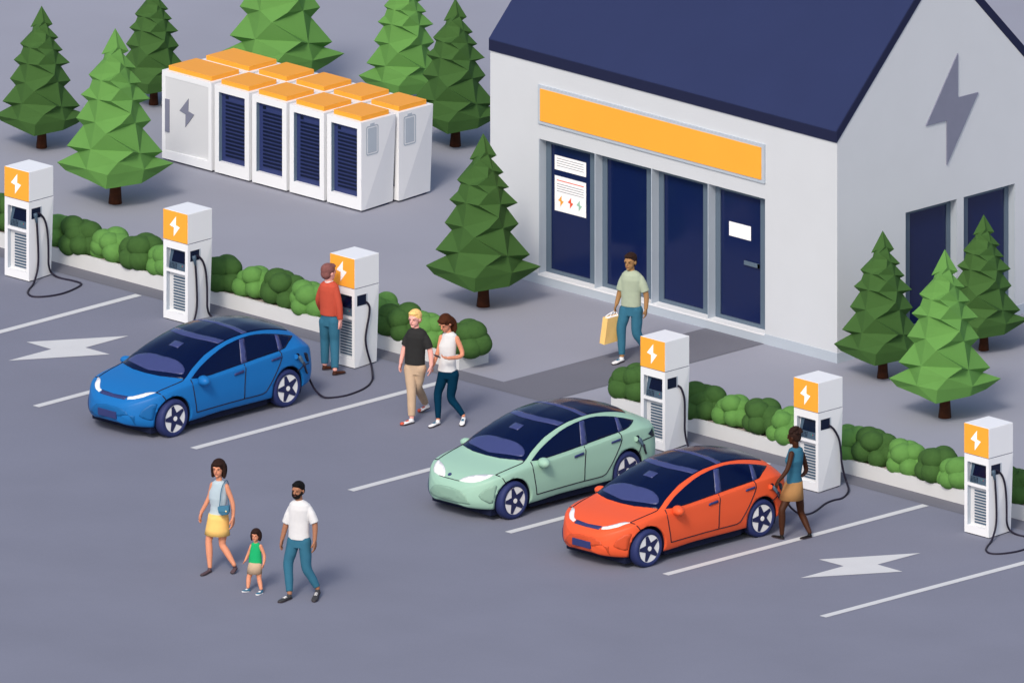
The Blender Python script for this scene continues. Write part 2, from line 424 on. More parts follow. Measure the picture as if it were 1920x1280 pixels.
for (uc, vc, rgb, nm) in ((1051.8, 377.2, (250,172,60), 'bolt_orange'), (1069.7, 381.2, (240,90,50), 'bolt_red'), (1086, 386.4, (160,203,180), 'bolt_green')):
    bm = bmesh.new(); pts = []
    for (px_, pz_) in bolt_pts():
        u_ = uc + px_*5.2; v_ = vc - pz_*10.3 + px_*5.2*SL
        pts.append(on_y(u_, v_, yq-.0045) - c2)
    prism(bm, pts, (0, -.001, 0)); obj('bolt_symbol', bm, M(nm, rgb), p2)
poster([(1367.5,414.5),(1408,425),(1408,451.7),(1367.5,441)], 'door_notice', 'blank white card stuck on the glass of the shop door', [])
# gable windows
for a_, b_ in wins:
    bm = bmesh.new(); d = .13; x1 = BX1 - d; fl = .215; fr = .088; ft = .082; fb = .07
    box(bm, x1-.04, x1, a_, a_+fl, .155, GZ1); box(bm, x1-.04, x1, b_-fr, b_, .155, GZ1)
    box(bm, x1-.04, x1, a_+fl, b_-fr, GZ1-ft, GZ1); box(bm, x1-.04, x1, a_+fl, b_-fr, .155, .155+fb)
    f = bpart('gable_window', bm, m_frame)
    bm = bmesh.new(); box(bm, x1-.03, x1-.018, a_+fl, b_-fr, .155+fb, GZ1-ft); bpart('glass', bm, m_glass, f)
    bm = bmesh.new(); box(bm, x1, BX1-.002, b_-.008, b_-.001, .157, GZ1-.001); bpart('window_reveal', bm, m_trim, f)
# dark interior behind the glass is closed off by a liner
bm = bmesh.new(); prism(bm, [on_x(u, v, BX1) for u, v in ((1794.5,100),(1794.5,183),(1833,173),(1774,309),(1774,226),(1735,236))], (.02, 0, 0))
em = bpart('bolt_emblem', bm, m_emblem); em['label'] = 'large grey lightning bolt emblem on the gable wall'

# ---------------------------------------------------------------- battery cabinets
CS, CP = .70, .764                   # side, pitch
cor = G(677.5, 399.5)                # near corner on the ground of the nearest cabinet
def cab_body(wx, win, door):
    """local origin: centre of the footprint"""
    bm = bmesh.new(); x0, x1, y0, y1, z0, z1 = -wx/2, wx/2, -CS/2, CS/2, .032, 1.345; dp = .07
    yc = y0 + dp
    v = {n: bm.verts.new(p) for n, p in dict(a=(x0,yc,z0), b=(x1,yc,z0), c=(x1-.06,y1,z0), d=(x0,y1,z0), e=(x0,yc,z1), f=(x1,yc,z1), g=(x1,y1,z1), h=(x0,y1,z1)).items()}  # rear right foot pulled in: added crease that shades the side's lower triangle
    F = lambda s: bm.faces.new([v[k] for k in s])
    F('abfe'); F('dhgc'); F('adhe'[::-1]); F('efgh'); F('adcb'); F('bcg'); F('bgf')
    return bm, (x0, x1, y0, y1, z0, z1, yc)
def finish_front(root, D, s0, s1, zw0, zw1):
    x0, x1, y0, y1, z0, z1, yc = D
    bm = bmesh.new(); xa = x0 + s0*(x1-x0); xb = x0 + s1*(x1-x0)
    box(bm, x0, xa, y0, yc, z0, z1); box(bm, xb, x1, y0, yc, z0, z1); box(bm, xa, xb, y0, yc, zw1, z1); box(bm, xa, xb, y0, yc, z0, zw0)
    obj('front_frame', bm, m_white, root)
    return xa, xb
def cap_base(root, D):
    x0, x1, y0, y1, z0, z1, yc = D; i = .068
    bm = bmesh.new(); box(bm, x0+i, x1-i, y0+i, y1-i, z1, z1+.068); bev(obj('lid', bm, m_orange_top, root), .003, 1)
    bm = bmesh.new(); box(bm, x0+i, x1-i, y0+.05, y1-i, 0, z0); obj('base', bm, m_navy, root)
def cabinet(loc, label):
    r = empty('battery_cabinet', loc, label, 'battery cabinet', 'battery cabinets in two rows')
    bm, D = cab_body(CS, True, False); obj('body', bm, m_white, r)
    x0, x1, y0, y1, z0, z1, yc = D
    xa, xb = finish_front(r, D, .12, .876, .204, 1.241); cap_base(r, D)
    bm = bmesh.new(); box(bm, xa, xa+.004, y0+.004, yc, .204, 1.241); obj('window_edge', bm, M('window_edge_paint', (104,124,142)), r)
    bm = bmesh.new(); box(bm, xa+.004, xb, yc-.008, yc-.001, .204, 1.241); wn = obj('window', bm, m_navy2, r)
    bm = bmesh.new(); w_ = xb-xa
    for k in range(15):
        z = 1.095 - k*.0565
        box(bm, xa+.12*w_+.02, xb-.07*w_, yc-.016, yc-.008, z-.0145, z+.0145)
    obj('louvre', bm, m_black, wn)
    bm = bmesh.new(); box(bm, xa+.12*w_+.02, xa+.12*w_+.075, yc-.016, yc-.008, 1.145, 1.19); obj('indicator', bm, m_black, wn)
    # battery symbol on the side
    def rr(y_0, y_1, z_0, z_1, x, t_, rad=.025):
        pts = []
        for cy, cz, a0 in ((y_1-rad, z_1-rad, 0), (y_0+rad, z_1-rad, 90), (y_0+rad, z_0+rad, 180), (y_1-rad, z_0+rad, 270)):
            for q in range(4):
                a = math.radians(a0 + q*30); pts.append((x, cy + rad*math.cos(a), cz + rad*math.sin(a)))
        return pts
    bm = bmesh.new(); ya, yb = y0+.095, y0+.345
    outer = rr(ya, yb, .83, 1.27, x1+.004, 0, .035); inner = rr(ya+.018, yb-.018, .848, 1.252, x1+.004, 0, .02)
    vo = [bm.verts.new(p) for p in outer]; vi = [bm.verts.new(p) for p in inner]; n = len(vo)
    for k in range(n): bm.faces.new((vo[k], vo[(k+1) % n], vi[(k+1) % n], vi[k]))
    prism(bm, rr(ya+.036, yb-.036, .866, 1.234, x1, 0, .006), (.004, 0, 0))
    box(bm, x1, x1+.004, (ya+yb)/2-.045, (ya+yb)/2+.045, 1.27, 1.30)
    obj('battery_symbol', bm, m_icon, r)
    return r
def wide_cabinet(loc, label):
    wx = 1.01
    r = empty('battery_cabinet', loc, label, 'battery cabinet', 'battery cabinets in two rows')
    bm, D = cab_body(wx, False, True); obj('body', bm, m_white, r)
    x0, x1, y0, y1, z0, z1, yc = D
    bm = bmesh.new(); xa, xb = x0+.065, x1-.065; za, zb = .16, 1.265; q = .012
    box(bm, x0, xa, y0, yc, z0, z1); box(bm, xb, x1, y0, yc, z0, z1); box(bm, xa, xb, y0, yc, zb, z1); box(bm, xa, xb, y0, yc, z0, za)
    obj('front_frame', bm, m_white, r); cap_base(r, D)
    # door leaf with a diagonal fold added so its lower right half shades darker
    bm = bmesh.new(); yd = y0 + .006
    A = bm.verts.new((xa, yd, za)); B = bm.verts.new((xb, yd+.045, za)); Cc = bm.verts.new((xb, yd, zb)); Dd = bm.verts.new((xa, yd, zb))
    bm.faces.new((A, B, Cc)); bm.faces.new((A, Cc, Dd))
    d_ = obj('door', bm, m_white2, r, fix=False)
    bm = bmesh.new(); box(bm, xa+.004, xa+.085, yd-.016, yd, .44, 1.0-.07); obj('handle', bm, m_emblem, d_)
    bm = bmesh.new(); cx, cz = (xa+xb)/2 + .0, .80
    pts = [(cx + px_*.148, yd-.008, cz + pz_*.22) for px_, pz_ in bolt_pts()]
    prism(bm, pts, (0, .006, 0)); obj('bolt_symbol', bm, m_emblem, d_)
    return r
cx0, cy0 = cor.x - CS/2, cor.y + CS/2
first = None
nm = ['rightmost', 'second from the right', 'middle', 'second from the left, beside the wide door cabinet']
for row in range(2):
    for k in range(4):
        x = cx0 - k*CP; y = cy0 + row*CP
        lb = ('louvred battery cabinet in the front row, ' + ['rightmost, a battery symbol on its side', 'second louvred one from the right', 'third louvred one from the right', 'next to the lightning bolt door'][k]) if row == 0 else \
             ('orange topped battery cabinet in the back row, ' + ['rightmost, its battery symbol showing', 'second from the right end', 'third from the right end', 'fourth from the right end'][k])
        if first is None: first = cabinet((x, y, 0), lb)
        else:
            c = copy_tree(first); c.location = (x, y, 0); c['label'] = lb
    lb = 'wide battery cabinet with grey lightning bolt on its door, left end of the front row' if row == 0 else 'wide orange topped battery cabinet at the left end of the back row'
    xw = cx0 - 4*CP + CS/2 - 1.01/2
    if row == 0: firstw = wide_cabinet((xw, cy0, 0), lb)
    else:
        c = copy_tree(firstw); c.location = (xw, cy0+CP, 0); c['label'] = lb

# ---------------------------------------------------------------- charging stations
CHW = .497
def make_station(label):
    r = empty('charging_station', (0,0,0), label, 'charging station', 'charging stations along the planters')
    x0, x1, y0, y1 = -CHW/2, CHW/2, -CHW/2, CHW/2; z0, zg, zt = .02, 1.2, 1.648; dp = .07; yc = y0+dp
    bm = bmesh.new()
    v = {n: bm.verts.new(p) for n, p in dict(a=(x0,yc,z0), b=(x1,yc,z0), c=(x1-.05,y1,z0), d=(x0,y1,z0), e=(x0,yc,zg-.008), f=(x1,yc,zg-.008), g=(x1,y1,zg-.008), h=(x0,y1,zg-.008)).items()}  # one bottom corner drawn inward, a crease added to darken half the side
    F = lambda s: bm.faces.new([v[k] for k in s])
    F('abfe'); F('dhgc'); F('adhe'[::-1]); F('efgh'); F('adcb'); F('bcg'); F('bgf')
    obj('body', bm, m_white, r)
    # front frame with the two recesses
    xa = x0 + .12*CHW; xb = x0 + .89*CHW; Z = [(.136, .728), (.774, 1.083)]
    bm = bmesh.new()
    box(bm, x0, xa, y0, yc, z0, zg-.008); box(bm, xb, x1, y0, yc, z0, zg-.008)
    box(bm, xa, xb, y0, yc, z0, .136); box(bm, xa, xb, y0, yc, .728, .774); box(bm, xa, xb, y0, yc, 1.083, zg-.008)
    obj('front_frame', bm, m_white, r)
    bm = bmesh.new(); box(bm, x0+.01, x1-.01, y0+.01, y1-.01, zg-.008, zg+.004); obj('joint', bm, m_emblem, r)
    bm = bmesh.new(); box(bm, x0, x1, y0, y1, zg+.004, zt); hd = obj('head', bm, m_white, r); bev(hd, .004, 1)
    bm = bmesh.new(); box(bm, x0+.002, x1-.002, y0-.006, y0, zg+.006, zt-.003); pf = obj('head_panel', bm, m_orange, hd)
    bm = bmesh.new(); zc = (zg+zt)/2 + .002
    prism(bm, [(-.01+px_*.103, y0-.009, zc + pz_*.152) for px_, pz_ in bolt_pts()], (0, .003, 0)); obj('bolt_symbol', bm, m_paper, pf)
    bm = bmesh.new(); box(bm, x0+.045, x1-.045, y0+.02, y1-.03, 0, z0); obj('base', bm, m_black, r)
    # recess linings
    bm = bmesh.new(); box(bm, xa, xa+.003, y0+.003, yc, .774, 1.083); box(bm, xa, xa+.003, y0+.003, yc, .136, .728); obj('recess_side', bm, m_trim, r)
    bm = bmesh.new(); box(bm, xa+.003, xb, yc-.003, yc-.0005, .136, .728); gp = obj('vent_panel', bm, m_white2, r)
    bm = bmesh.new()
    for k in range(12):
        z = .655 - k*.0428
        box(bm, x0+.30*CHW, x0+.83*CHW, yc-.013, yc-.003, z-.010, z+.010)
    obj('vent_slats', bm, m_slat, gp)
    # sloping console
    bm = bmesh.new(); ca, cb = xa+.035, xb-.002
    prism(bm, [(ca, yc, 1.075), (ca, yc-.012, 1.075), (ca, y0+.012, .78), (ca, yc, .78)], (cb-ca, 0, 0)); cs = obj('console', bm, m_console, r)
    def slope(s, z, o=.002):        # point on the sloping face
        y = y0+.012 + (yc-.012-y0-.012) * (z-.78)/(1.075-.78)
        return Vector((ca + s*(cb-ca), y - o, z))
    bm = bmesh.new(); prism(bm, [slope(.22,1.05), slope(1,1.05), slope(1,.885), slope(.14,.885)], (0, -.003, 0)); obj('screen', bm, m_screen, cs)
    bm = bmesh.new()
    for i in range(5):
        for j in range(4):
            p = slope(.10 + i*.085, .862 - j*.02, .002); box(bm, p.x-.006, p.x+.006, p.y-.004, p.y+.002, p.z-.006, p.z+.006)
    obj('keypad', bm, m_screen, cs)
    for s, mt in ((.70, m_green_led), (.78, m_red_led)):
        bm = bmesh.new(); ball(bm, slope(s, .845), .007, 1); obj('indicator', bm, mt, cs)
    # holster on the right side
    ya, yb = y0+.1*CHW, y0+.465*CHW
    bm = bmesh.new(); box(bm, x1-.001, x1+.004, ya, yb, .935, 1.09); so = obj('socket', bm, m_black, r)
    bm = bmesh.new(); box(bm, x1, x1+.006, yb, yb+.024, .925, 1.095); obj('socket_rim', bm, m_trim, so)
    return r
st0 = make_station('tmp')
CH = [(55.5,529.5), (353,609), (666,692.5), (1246.7,848.2), (1532.7,925.3), (1852,1010.7)]
CLB = ['leftmost charging station, standing alone in an empty bay with its cable coiled on the ground',
       'second charging station from the left, right behind the blue car roof',
       'third charging station from the left, next to the man in the red sweater',
       'charging station between the green car and the orange car',
       'charging station behind the woman in the tan skirt, its cable feeding the orange car',
       'rightmost charging station, its cable looping out of the picture']
stations = []
for i, (u, v) in enumerate(CH):
    g = G(u, v); c = st0 if i == 0 else copy_tree(st0)
    c.location = (g.x - CHW/2, -2.68 + CHW/2, 0); c['label'] = CLB[i]; stations.append(c)
XS = CHW/2 + .03
def cable(root, items, extra=(), name='cable'):
    """items: ('h',u,v) hanging beside the station, ('g',u,v) lying on the ground, ('p', Vector world)"""
    L = root.location; pts = []
    for it in items:
        if it[0] == 'h': p = on_x(it[1], it[2], L.x + XS + (it[3] if len(it) > 3 else 0))
        elif it[0] == 'g': p = G(it[1], it[2], .014 if len(it) < 4 else it[3])
        else: p = it[1]
        pts.append(p - L)
    bm = bmesh.new(); tube(bm, crom(pts, 8), .0155, 10)
    return obj('cable', bm, m_cable, root, True)
def connector(root, p, q, r=.02, par_mat=None):     # a grip from p (plug) to q (cable end), world points
    L = root.location; a = Vector(p) - L; b = Vector(q) - L; bm = bmesh.new()
    tube(bm, [a, a.lerp(b, .2), a.lerp(b, .6), b], 0, 10, [r*1.35, r*1.5, r*1.0, r*.8])
    return obj('connector', bm, m_console, root, True)
o1 = CH[0]
for i in (0, 1, 5):
    du, dv = CH[i][0] - o1[0], CH[i][1] - o1[1]
    path = [('h',70,399,-.03),('h',76,402,-.01),('h',83,411),('h',88,428),('h',90.5,455),('h',91,480),('h',91.5,498),('g',97,512,.05),('g',112,521),('g',135,526),('g',149,530),
            ('g',152,534),('g',140,541.5),('g',115,551),('g',85,556),('g',62,556),('g',52.5,550),('g',55,542),('g',63,531,.03),('h',70,508,.01),('h',72,485),('h',71,450),('h',69,418,-.005)]
    path = [(t_[0], t_[1]+du, t_[2]+dv) + tuple(t_[3:]) for t_ in path]
    cable(stations[i], path)
    x = stations[i].location.x + XS
    connector(stations[i], on_x(66+du, 400+dv, x-.012), on_x(69+du, 418+dv, x-.002), .022)
# ---------------------------------------------------------------- cars
def interp(tab, y):
    """smooth (monotone-ish cubic) interpolation in a table of (y, value)"""
    n = len(tab)
    if y <= tab[0][0]: return tab[0][1]
    if y >= tab[-1][0]: return tab[-1][1]
    for i in range(n-1):
        if tab[i][0] <= y <= tab[i+1][0]: break
    x0, y0 = tab[i]; x1, y1 = tab[i+1]; h = x1-x0; t = (y-x0)/h
    def slope(j):
        if j == 0 or j == n-1: 
            k = 0 if j == 0 else n-2
            return (tab[k+1][1]-tab[k][1])/(tab[k+1][0]-tab[k][0])
        a = (tab[j][1]-tab[j-1][1])/(tab[j][0]-tab[j-1][0]); b = (tab[j+1][1]-tab[j][1])/(tab[j+1][0]-tab[j][0])
        if a*b <= 0: return 0
        return 2*a*b/(a+b)
    m0, m1 = slope(i)*h, slope(i+1)*h
    return (2*t**3-3*t*t+1)*y0 + (t**3-2*t*t+t)*m0 + (-2*t**3+3*t*t)*y1 + (t**3-t*t)*m1
HW = .76; WB = 2.30; WR = .281
def car_tables(fast):
    T = {}
    T['hw'] = [(-.625,.20),(-.60,.32),(-.56,.415),(-.50,.50),(-.42,.585),(-.32,.67),(-.2,.725),(0,.76),(.4,.775),(1.2,.78),(2.3,.775),(2.55,.765),(2.70,.745),(2.80,.715),(2.88,.66),(2.95,.57),(3.0,.46),(3.03,.30)]
    T['zb'] = [(-.625,.30),(-.60,.245),(-.56,.215),(-.45,.19),(-.3,.175),(0,.16),(.4,.165),(1.0,.19),(2.0,.185),(2.5,.21),(2.8,.25),(2.95,.29),(3.03,.36)]
    T['zs'] = [(-.625,.42),(-.60,.46),(-.56,.50),(-.50,.54),(-.42,.58),(-.32,.625),(-.2,.665),(0,.70),(.33,.735),(.8,.765),(1.7,.825),(2.3,.862),(2.55,.865),(2.75,.83),(2.88,.76),(2.95,.68),(3.0,.60),(3.03,.52)]
    T['zc'] = [(-.625,.45),(-.60,.505),(-.56,.55),(-.50,.59),(-.42,.63),(-.32,.665),(-.2,.70),(0,.745),(.12,.775),(.3,.865),(.5,.965),(.75,1.075),(1.0,1.155),(1.3,1.222),(1.6,1.25),(1.9,1.245),(2.2,1.205),(2.45,1.14),(2.62,1.07),(2.72,1.0),(2.82,.92),(2.9,.84),(2.95,.76),(3.0,.65),(3.03,.56)]
    T['xr'] = [(-.625,.12),(-.56,.30),(-.50,.38),(-.42,.46),(-.2,.57),(0,.60),(.33,.635),(.6,.60),(.8,.575),(1.2,.55),(1.6,.53),(2.37,.515),(2.64,.51),(2.8,.51),(2.95,.42),(3.03,.2)]
    T['zr'] = [(-.625,.44),(-.60,.49),(-.56,.53),(-.50,.57),(-.42,.61),(-.32,.65),(-.2,.687),(0,.727),(.33,.785),(.5,.875),(.8,1.0),(1.1,1.085),(1.4,1.14),(1.7,1.155),(2.0,1.135),(2.37,1.07),(2.64,.995),(2.74,.93),(2.82,.87),(2.9,.80),(2.95,.73),(3.0,.63),(3.03,.54)]
    if fast:
        def rep(key, tail, y0=2.5): T[key] = [q for q in T[key] if q[0] < y0] + tail
        rep('zc', [(2.45,1.13),(2.62,1.07),(2.8,.985),(2.95,.91),(3.05,.86),(3.10,.80),(3.12,.66)], 2.4)
        rep('zr', [(2.64,.985),(2.8,.91),(2.95,.855),(3.03,.83),(3.08,.77),(3.12,.62)])
        rep('zs', [(2.55,.865),(2.8,.835),(2.95,.80),(3.05,.74),(3.12,.55)])
        rep('hw', [(2.55,.77),(2.75,.755),(2.88,.71),(2.97,.65),(3.04,.56),(3.09,.45),(3.12,.28)])
        rep('xr', [(2.64,.52),(2.9,.535),(3.03,.47),(3.12,.2)])
        rep('zb', [(2.5,.21),(2.8,.25),(3.0,.29),(3.12,.37)])
    return T
def car_body_mesh(T, yend):
    ys = []; y = -.625
    while y < yend - 1e-6:
        ys.append(y); y += (.018 if (y < -.4 or y > yend-.3) else .05)
    ys.append(yend)
    bm = bmesh.new(); rings = []
    for y in ys:
        hw, zb, zs, zc, xr, zr = [interp(T[k], y) for k in ('hw','zb','zs','zc','xr','zr')]
        cab = max(0, min(1, (zc - zs - .05) / .25))      # how much this station is cabin
        xs = min(hw-.05, hw*.93); xr = min(xr, xs*.94); zr = max(zr, zs+.004)
        # cut the shoulder a little above the belt in the cabin
        P = [(0, zb), (hw*.5, zb), (hw-.09, zb), (hw-.02, zb+.06), (hw, zb+(zs-zb)*.42), (hw-.012, zb+(zs-zb)*.72), (hw-.028, zs-.04), (xs, zs),
             (xs+(xr-xs)*.55, zs+(zr-zs)*.55 + .012*cab), (xr, zr), (xr*.82, zr+(zc-zr)*.42), (xr*.5, zr+(zc-zr)*.80), (0, zc)]
        half = crom([(a, 0, b) for a, b in P], 4)
        ring = [bm.verts.new((p.x, y, p.z)) for p in half]
        left = [bm.verts.new((-p.x, y, p.z)) for p in half[1:-1]][::-1]
        rings.append(ring + left)
    n = len(rings[0])
    for i in range(len(rings)-1):
        for k in range(n): bm.faces.new((rings[i][k], rings[i][(k+1) % n], rings[i+1][(k+1) % n], rings[i+1][k]))
    bm.faces.new(rings[0]); bm.faces.new(rings[-1][::-1])
    bmesh.ops.recalc_face_normals(bm, faces=bm.faces[:])
    return bm
def car_paint(name, rgb):
    return M(name, rgb, 0.42, .86, 0.008, 1.5, 0, 0.2)
m_tyre = M('tyre_rubber', (40,50,98), 0.65); m_rim = M('rim_metal', (238,238,236), 0.35); m_star = M('rim_spokes', (35,40,82), 0.5)
m_seam = M('panel_gap', (30,24,40), 0.7); m_carglass = M('car_glass', (0,15,58), 0.22, .8, 0.02, 1.5, 0, 0.25)
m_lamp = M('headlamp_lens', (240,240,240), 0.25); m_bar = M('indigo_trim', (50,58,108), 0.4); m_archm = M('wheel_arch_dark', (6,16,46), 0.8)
m_pill = M('tinted_trim', (62,70,118), 0.25); m_taill = M('dark_tail_lens', (4,16,50), 0.3)
def make_car(hub, rgb, cname, label, fast=False):
    """hub: pixel of the right front wheel's centre"""
    gc = G(hub[0], hub[1] + WR*KZ)                 # right front contact point
    O = Vector((gc.x - HW, gc.y + WB/2, 0))        # car origin, mid of the wheelbase
    root = empty('parked_car', O, label, 'car', 'electric cars parked at the charging stations')
    paint = car_paint(cname, rgb)
    dark = car_paint(cname + '_shaded', [c*.88 for c in rgb])  # darker copy of the body paint, shade put into the recess and grille colour
    T = car_tables(fast); yend = 3.12 if fast else 3.03
    bm = car_body_mesh(T, yend)
    bmesh.ops.translate(bm, vec=(0, -WB/2, 0), verts=bm.verts[:])
    tree = BVHTree.FromBMesh(bm)
    body = obj('body', bm, paint, root, True, False)
    # wheel arches cut out of the body
    cut = bmesh.new()
    for wy in (-WB/2, WB/2):
        for s in (-1, 1): cyl(cut, (s*(HW-.08), wy, WR+.012), (1, 0, 0), WR+.038, .34, 48)
    cme = bpy.data.meshes.new('cut'); bmesh.ops.recalc_face_normals(cut, faces=cut.faces[:]); cut.to_mesh(cme); cut.free()
    co = bpy.data.objects.new('cut', cme); COL.objects.link(co); co.parent = root
    md = body.modifiers.new('arches', 'BOOLEAN'); md.operation = 'DIFFERENCE'; md.object = co; md.solver = 'EXACT'
    bpy.context.view_layer.update()
    dg = bpy.context.evaluated_depsgraph_get()
    me = bpy.data.meshes.new_from_object(body.evaluated_get(dg)); body.modifiers.clear(); body.data = me
    COL.objects.unlink(co); bpy.data.objects.remove(co)
    # ---- tracing helpers: pixel -> point on the body (local)
    du, dv = hub[0]-328.5, hub[1]-784.5
    def hit(u, v, shift=True):
        if shift: u += du; v += dv
        p = G(u, v) - O; o_ = p - VIEW*30
        h = tree.ray_cast(o_, VIEW, 80)
        if h[0] is None: h = tree.find_nearest(p - VIEW*(p.y*0+1.5)); return Vector(h[0])
        return Vector(h[0])
    AX = {'y': (Vector((0,1,0)), 0, 2), 'x': (Vector((-1,0,0)), 1, 2), 'z': (Vector((0,0,-1)), 0, 1)}
    def patch(name, poly, axis, mat, off=.005, par=None, step=.028, mirror=False, both=False):
        """conforming panel: poly = 2D outline in the plane normal to axis, laid on the body"""
        d, i, j = AX[axis]; k = 3 - i - j
        # densify the outline
        P = []
        for a in range(len(poly)):
            p, q = Vector(poly[a]), Vector(poly[(a+1) % len(poly)]); n = max(1, int((q-p).length/step + .5))
            for t_ in range(n): P.append(p.lerp(q, t_/n))
        def inside(x, y):
            c = False; m = len(P)
            for a in range(m):
                x1, y1 = P[a]; x2, y2 = P[a-1]
                if (y1 > y) != (y2 > y) and x < (x2-x1)*(y-y1)/(y2-y1)+x1: c = not c
            return c
        xs = [p[0] for p in P]; ys_ = [p[1] for p in P]; pts = list(P)
        nx = int((max(xs)-min(xs))/step)+1; ny = int((max(ys_)-min(ys_))/step)+1
        for a in range(1, nx):
            for b in range(1, ny):
                x = min(xs)+a*step; y = min(ys_)+b*step
                if inside(x, y) and min((Vector((x,y))-p).length for p in P) > step*.45: pts.append(Vector((x, y)))
        m = len(P)
        res = delaunay_2d_cdt([Vector(p) for p in pts], [(a, (a+1) % m) for a in range(m)], [], 1, 1e-5)
        V2, F2 = res[0], res[2]
        out = None
        for sgn in ((1, -1) if both else ((-1,) if mirror else (1,))):
            bm = bmesh.new(); vs_ = []; top = []
            for p in V2:
                o_ = Vector((0,0,0)); o_[i] = p[0]; o_[j] = p[1]; o_ -= d*5
                h = tree.ray_cast(o_, d, 20)
                if h[0] is None:
                    h = tree.find_nearest(o_ + d*(5 - .5))
                n_ = h[1]; q = Vector(h[0]) + n_*off; r_ = Vector(h[0]) - n_*.004
                if sgn < 0: q.x = -q.x; r_.x = -r_.x
                vs_.append(bm.verts.new(r_)); top.append(bm.verts.new(q))
            for f in F2:
                try: bm.faces.new([top[a] for a in f])
                except ValueError: pass
            # rim
            for a in list(bm.edges):
                if len(a.link_faces) == 1:
                    i0, i1 = top.index(a.verts[0]), top.index(a.verts[1])
                    bm.faces.new((top[i0], top[i1], vs_[i1], vs_[i0]))
            bmesh.ops.delete(bm, geom=[v_ for v_ in bm.verts if not v_.link_faces], context='VERTS')
            o2 = obj(name, bm, mat, par or root, False)
            sm = [abs(f.normal.dot(d)) > .05 for f in o2.data.polygons]
            o2.data.polygons.foreach_set('use_smooth', [True]*len(sm))
            # flat rim by splitting at sharp edges
            if out is None: out = o2
        return out
    def px2(poly, axis, shift=True):
        d, i, j = AX[axis]; r = []
        for u, v in poly:
            h = hit(u, v, shift); r.append((h[i], h[j]))
        return r
    def seam(name, poly, mirror=True, r=.008, par=None, shift=True):
        P = [hit(u, v, shift) for u, v in poly]; Q = []
        for a, b in zip(P, P[1:]):
            n = max(1, int((b-a).length/.05))
            for t_ in range(n): Q.append(a.lerp(b, t_/n))
        Q.append(P[-1]); R_ = []
        for q in Q:
            h = tree.find_nearest(q); R_.append(Vector(h[0]) + h[1]*.001)
        out = None
        for s in ((1, -1) if mirror else (1,)):
            bm = bmesh.new(); tube(bm, [(p.x*s, p.y, p.z) for p in R_], r, 6)
            o2 = obj(name, bm, m_seam, par or root, True)
            out = out or o2
        return out
    # ---- glass
    edge = [(346,709.5),(360,690),(382.5,665),(412,644),(450,627),(480,619.5),(517,617),(538,619)] if not fast else [(346,709.5),(360,690),(382.5,665),(412,644),(450,627),(480,619.5),(517,617),(536,620)]
    er = [hit(u, v+1.0) for u, v in edge]
    R_ = [(max(.30, p.x), p.y) for p in er]
    for a in range(1, len(R_)): R_[a] = (min(R_[a][0], R_[a-1][0]+.0), max(R_[a][1], R_[a-1][1]+.03))
    low = [(hit(u, v).x, hit(u, v).y) for u, v in ((334,708.8),(318,707),(300,705))]
    yc = low[-1][1]
    front = [(-x, y) for x, y in low] [::1] + [(0, yc-.02)] + low[::-1]
    yb = R_[-1][1] + .02
    outline = R_ + [(R_[-1][0]*.6, yb+.03), (0, yb+.04), (-R_[-1][0]*.6, yb+.03)] + [(-x, y) for x, y in R_[::-1]] + front
    wsg = patch('windscreen_roof', outline, 'z', m_carglass, .008, step=.028)
    def band(y0, bow, w_, name):
        x1 = .50; n = 10; a = [(x1 - 2*x1*k/n, y0 - bow*(1-abs(1-2*k/n)**2)) for k in range(n+1)]
        return patch(name, a + [(x, y+w_) for x, y in a[::-1]], 'z', m_pill, .011, wsg, .035)
    band(1.14-WB/2, .13, .12, 'roof_bar'); band(1.62-WB/2, .06, .10, 'roof_bar')
    # dashboard seen behind the lower windscreen, and the mirror on the glass
    dash = [(.555*math.cos(a)*1.0, .40 + (.09 if math.sin(a) < 0 else .20)*math.sin(a) - .10*math.cos(a)**0 - .0 - .07*(1-abs(math.cos(a)))) for a in [2*math.pi*k/28 for k in range(28)]]
    dash = [(x, y - .0 + .07) for x, y in dash]
    patch('dashboard', [(x, y - WB/2 + .0) for x, y in dash], 'z', m_pill, .011, wsg, .035)
    patch('mirror_mount', [(-.10, .73-WB/2), (.09, .72-WB/2), (.09, .85-WB/2), (-.10, .86-WB/2)], 'z', m_pill, .011, wsg, .04)
    if not fast:
        win = [(358,710),(366,699),(375,687.5),(386,676.5),(397.5,666),(411,655),(425,646),(440,638.5),(455,632.5),(468,628.6),(480,626.5),(496,625.5),(512,625.8),(530,627),(548,629.5),(541,641),(534,652.5),(520,659),(480,672.5),(457,681),(430,690.5),(396,702.5),(375,708)]
    else:
        win = [(358,710),(366,699),(375,687.5),(386,676.5),(397.5,666),(411,655),(425,646),(440,638.5),(455,632.5),(468,628.6),(480,626.5),(496,626),(512,626.8),(530,629.5),(550,633.5),(547,640),(542,646),(534,651.5),(520,657),(480,671.5),(457,680),(430,690),(396,701.5),(375,708)]
    w2 = px2(win, 'x')
    g = patch('side_window', w2, 'x', m_carglass, .005, both=True)
    patch('window_pillar', px2([(447.5,637),(457,633.8),(463,678.5),(451.5,682.2)], 'x'), 'x', m_pill, .0075, g, .05, False, False)
    patch('window_pillar', px2([(514,627.3),(520.5,627.5),(530,654),(521.5,657.5)] if not fast else [(514,628.3),(520.5,629),(530,652),(521.5,656)], 'x'), 'x', m_pill, .0075, g, .05)
    # ---- door gaps
    seam('door_seam', [(357.5,712),(362,725),(364,735),(366,748),(369,772.5)])
    seam('door_seam', [(369,772.5),(400,763.5),(430,755),(457.5,747.5),(480,742),(492,738.5),(499,734),(508,719),(517.5,700),(525,682),(528.7,670),(527.5,662.5),(522,655.5)])
    seam('door_seam', [(457.5,682.5),(461,691),(460,705),(459,725),(458.3,746)])
    seam('bonnet_seam', [(345,710.5),(342,714),(330,719.5),(310,728),(292.5,736)])
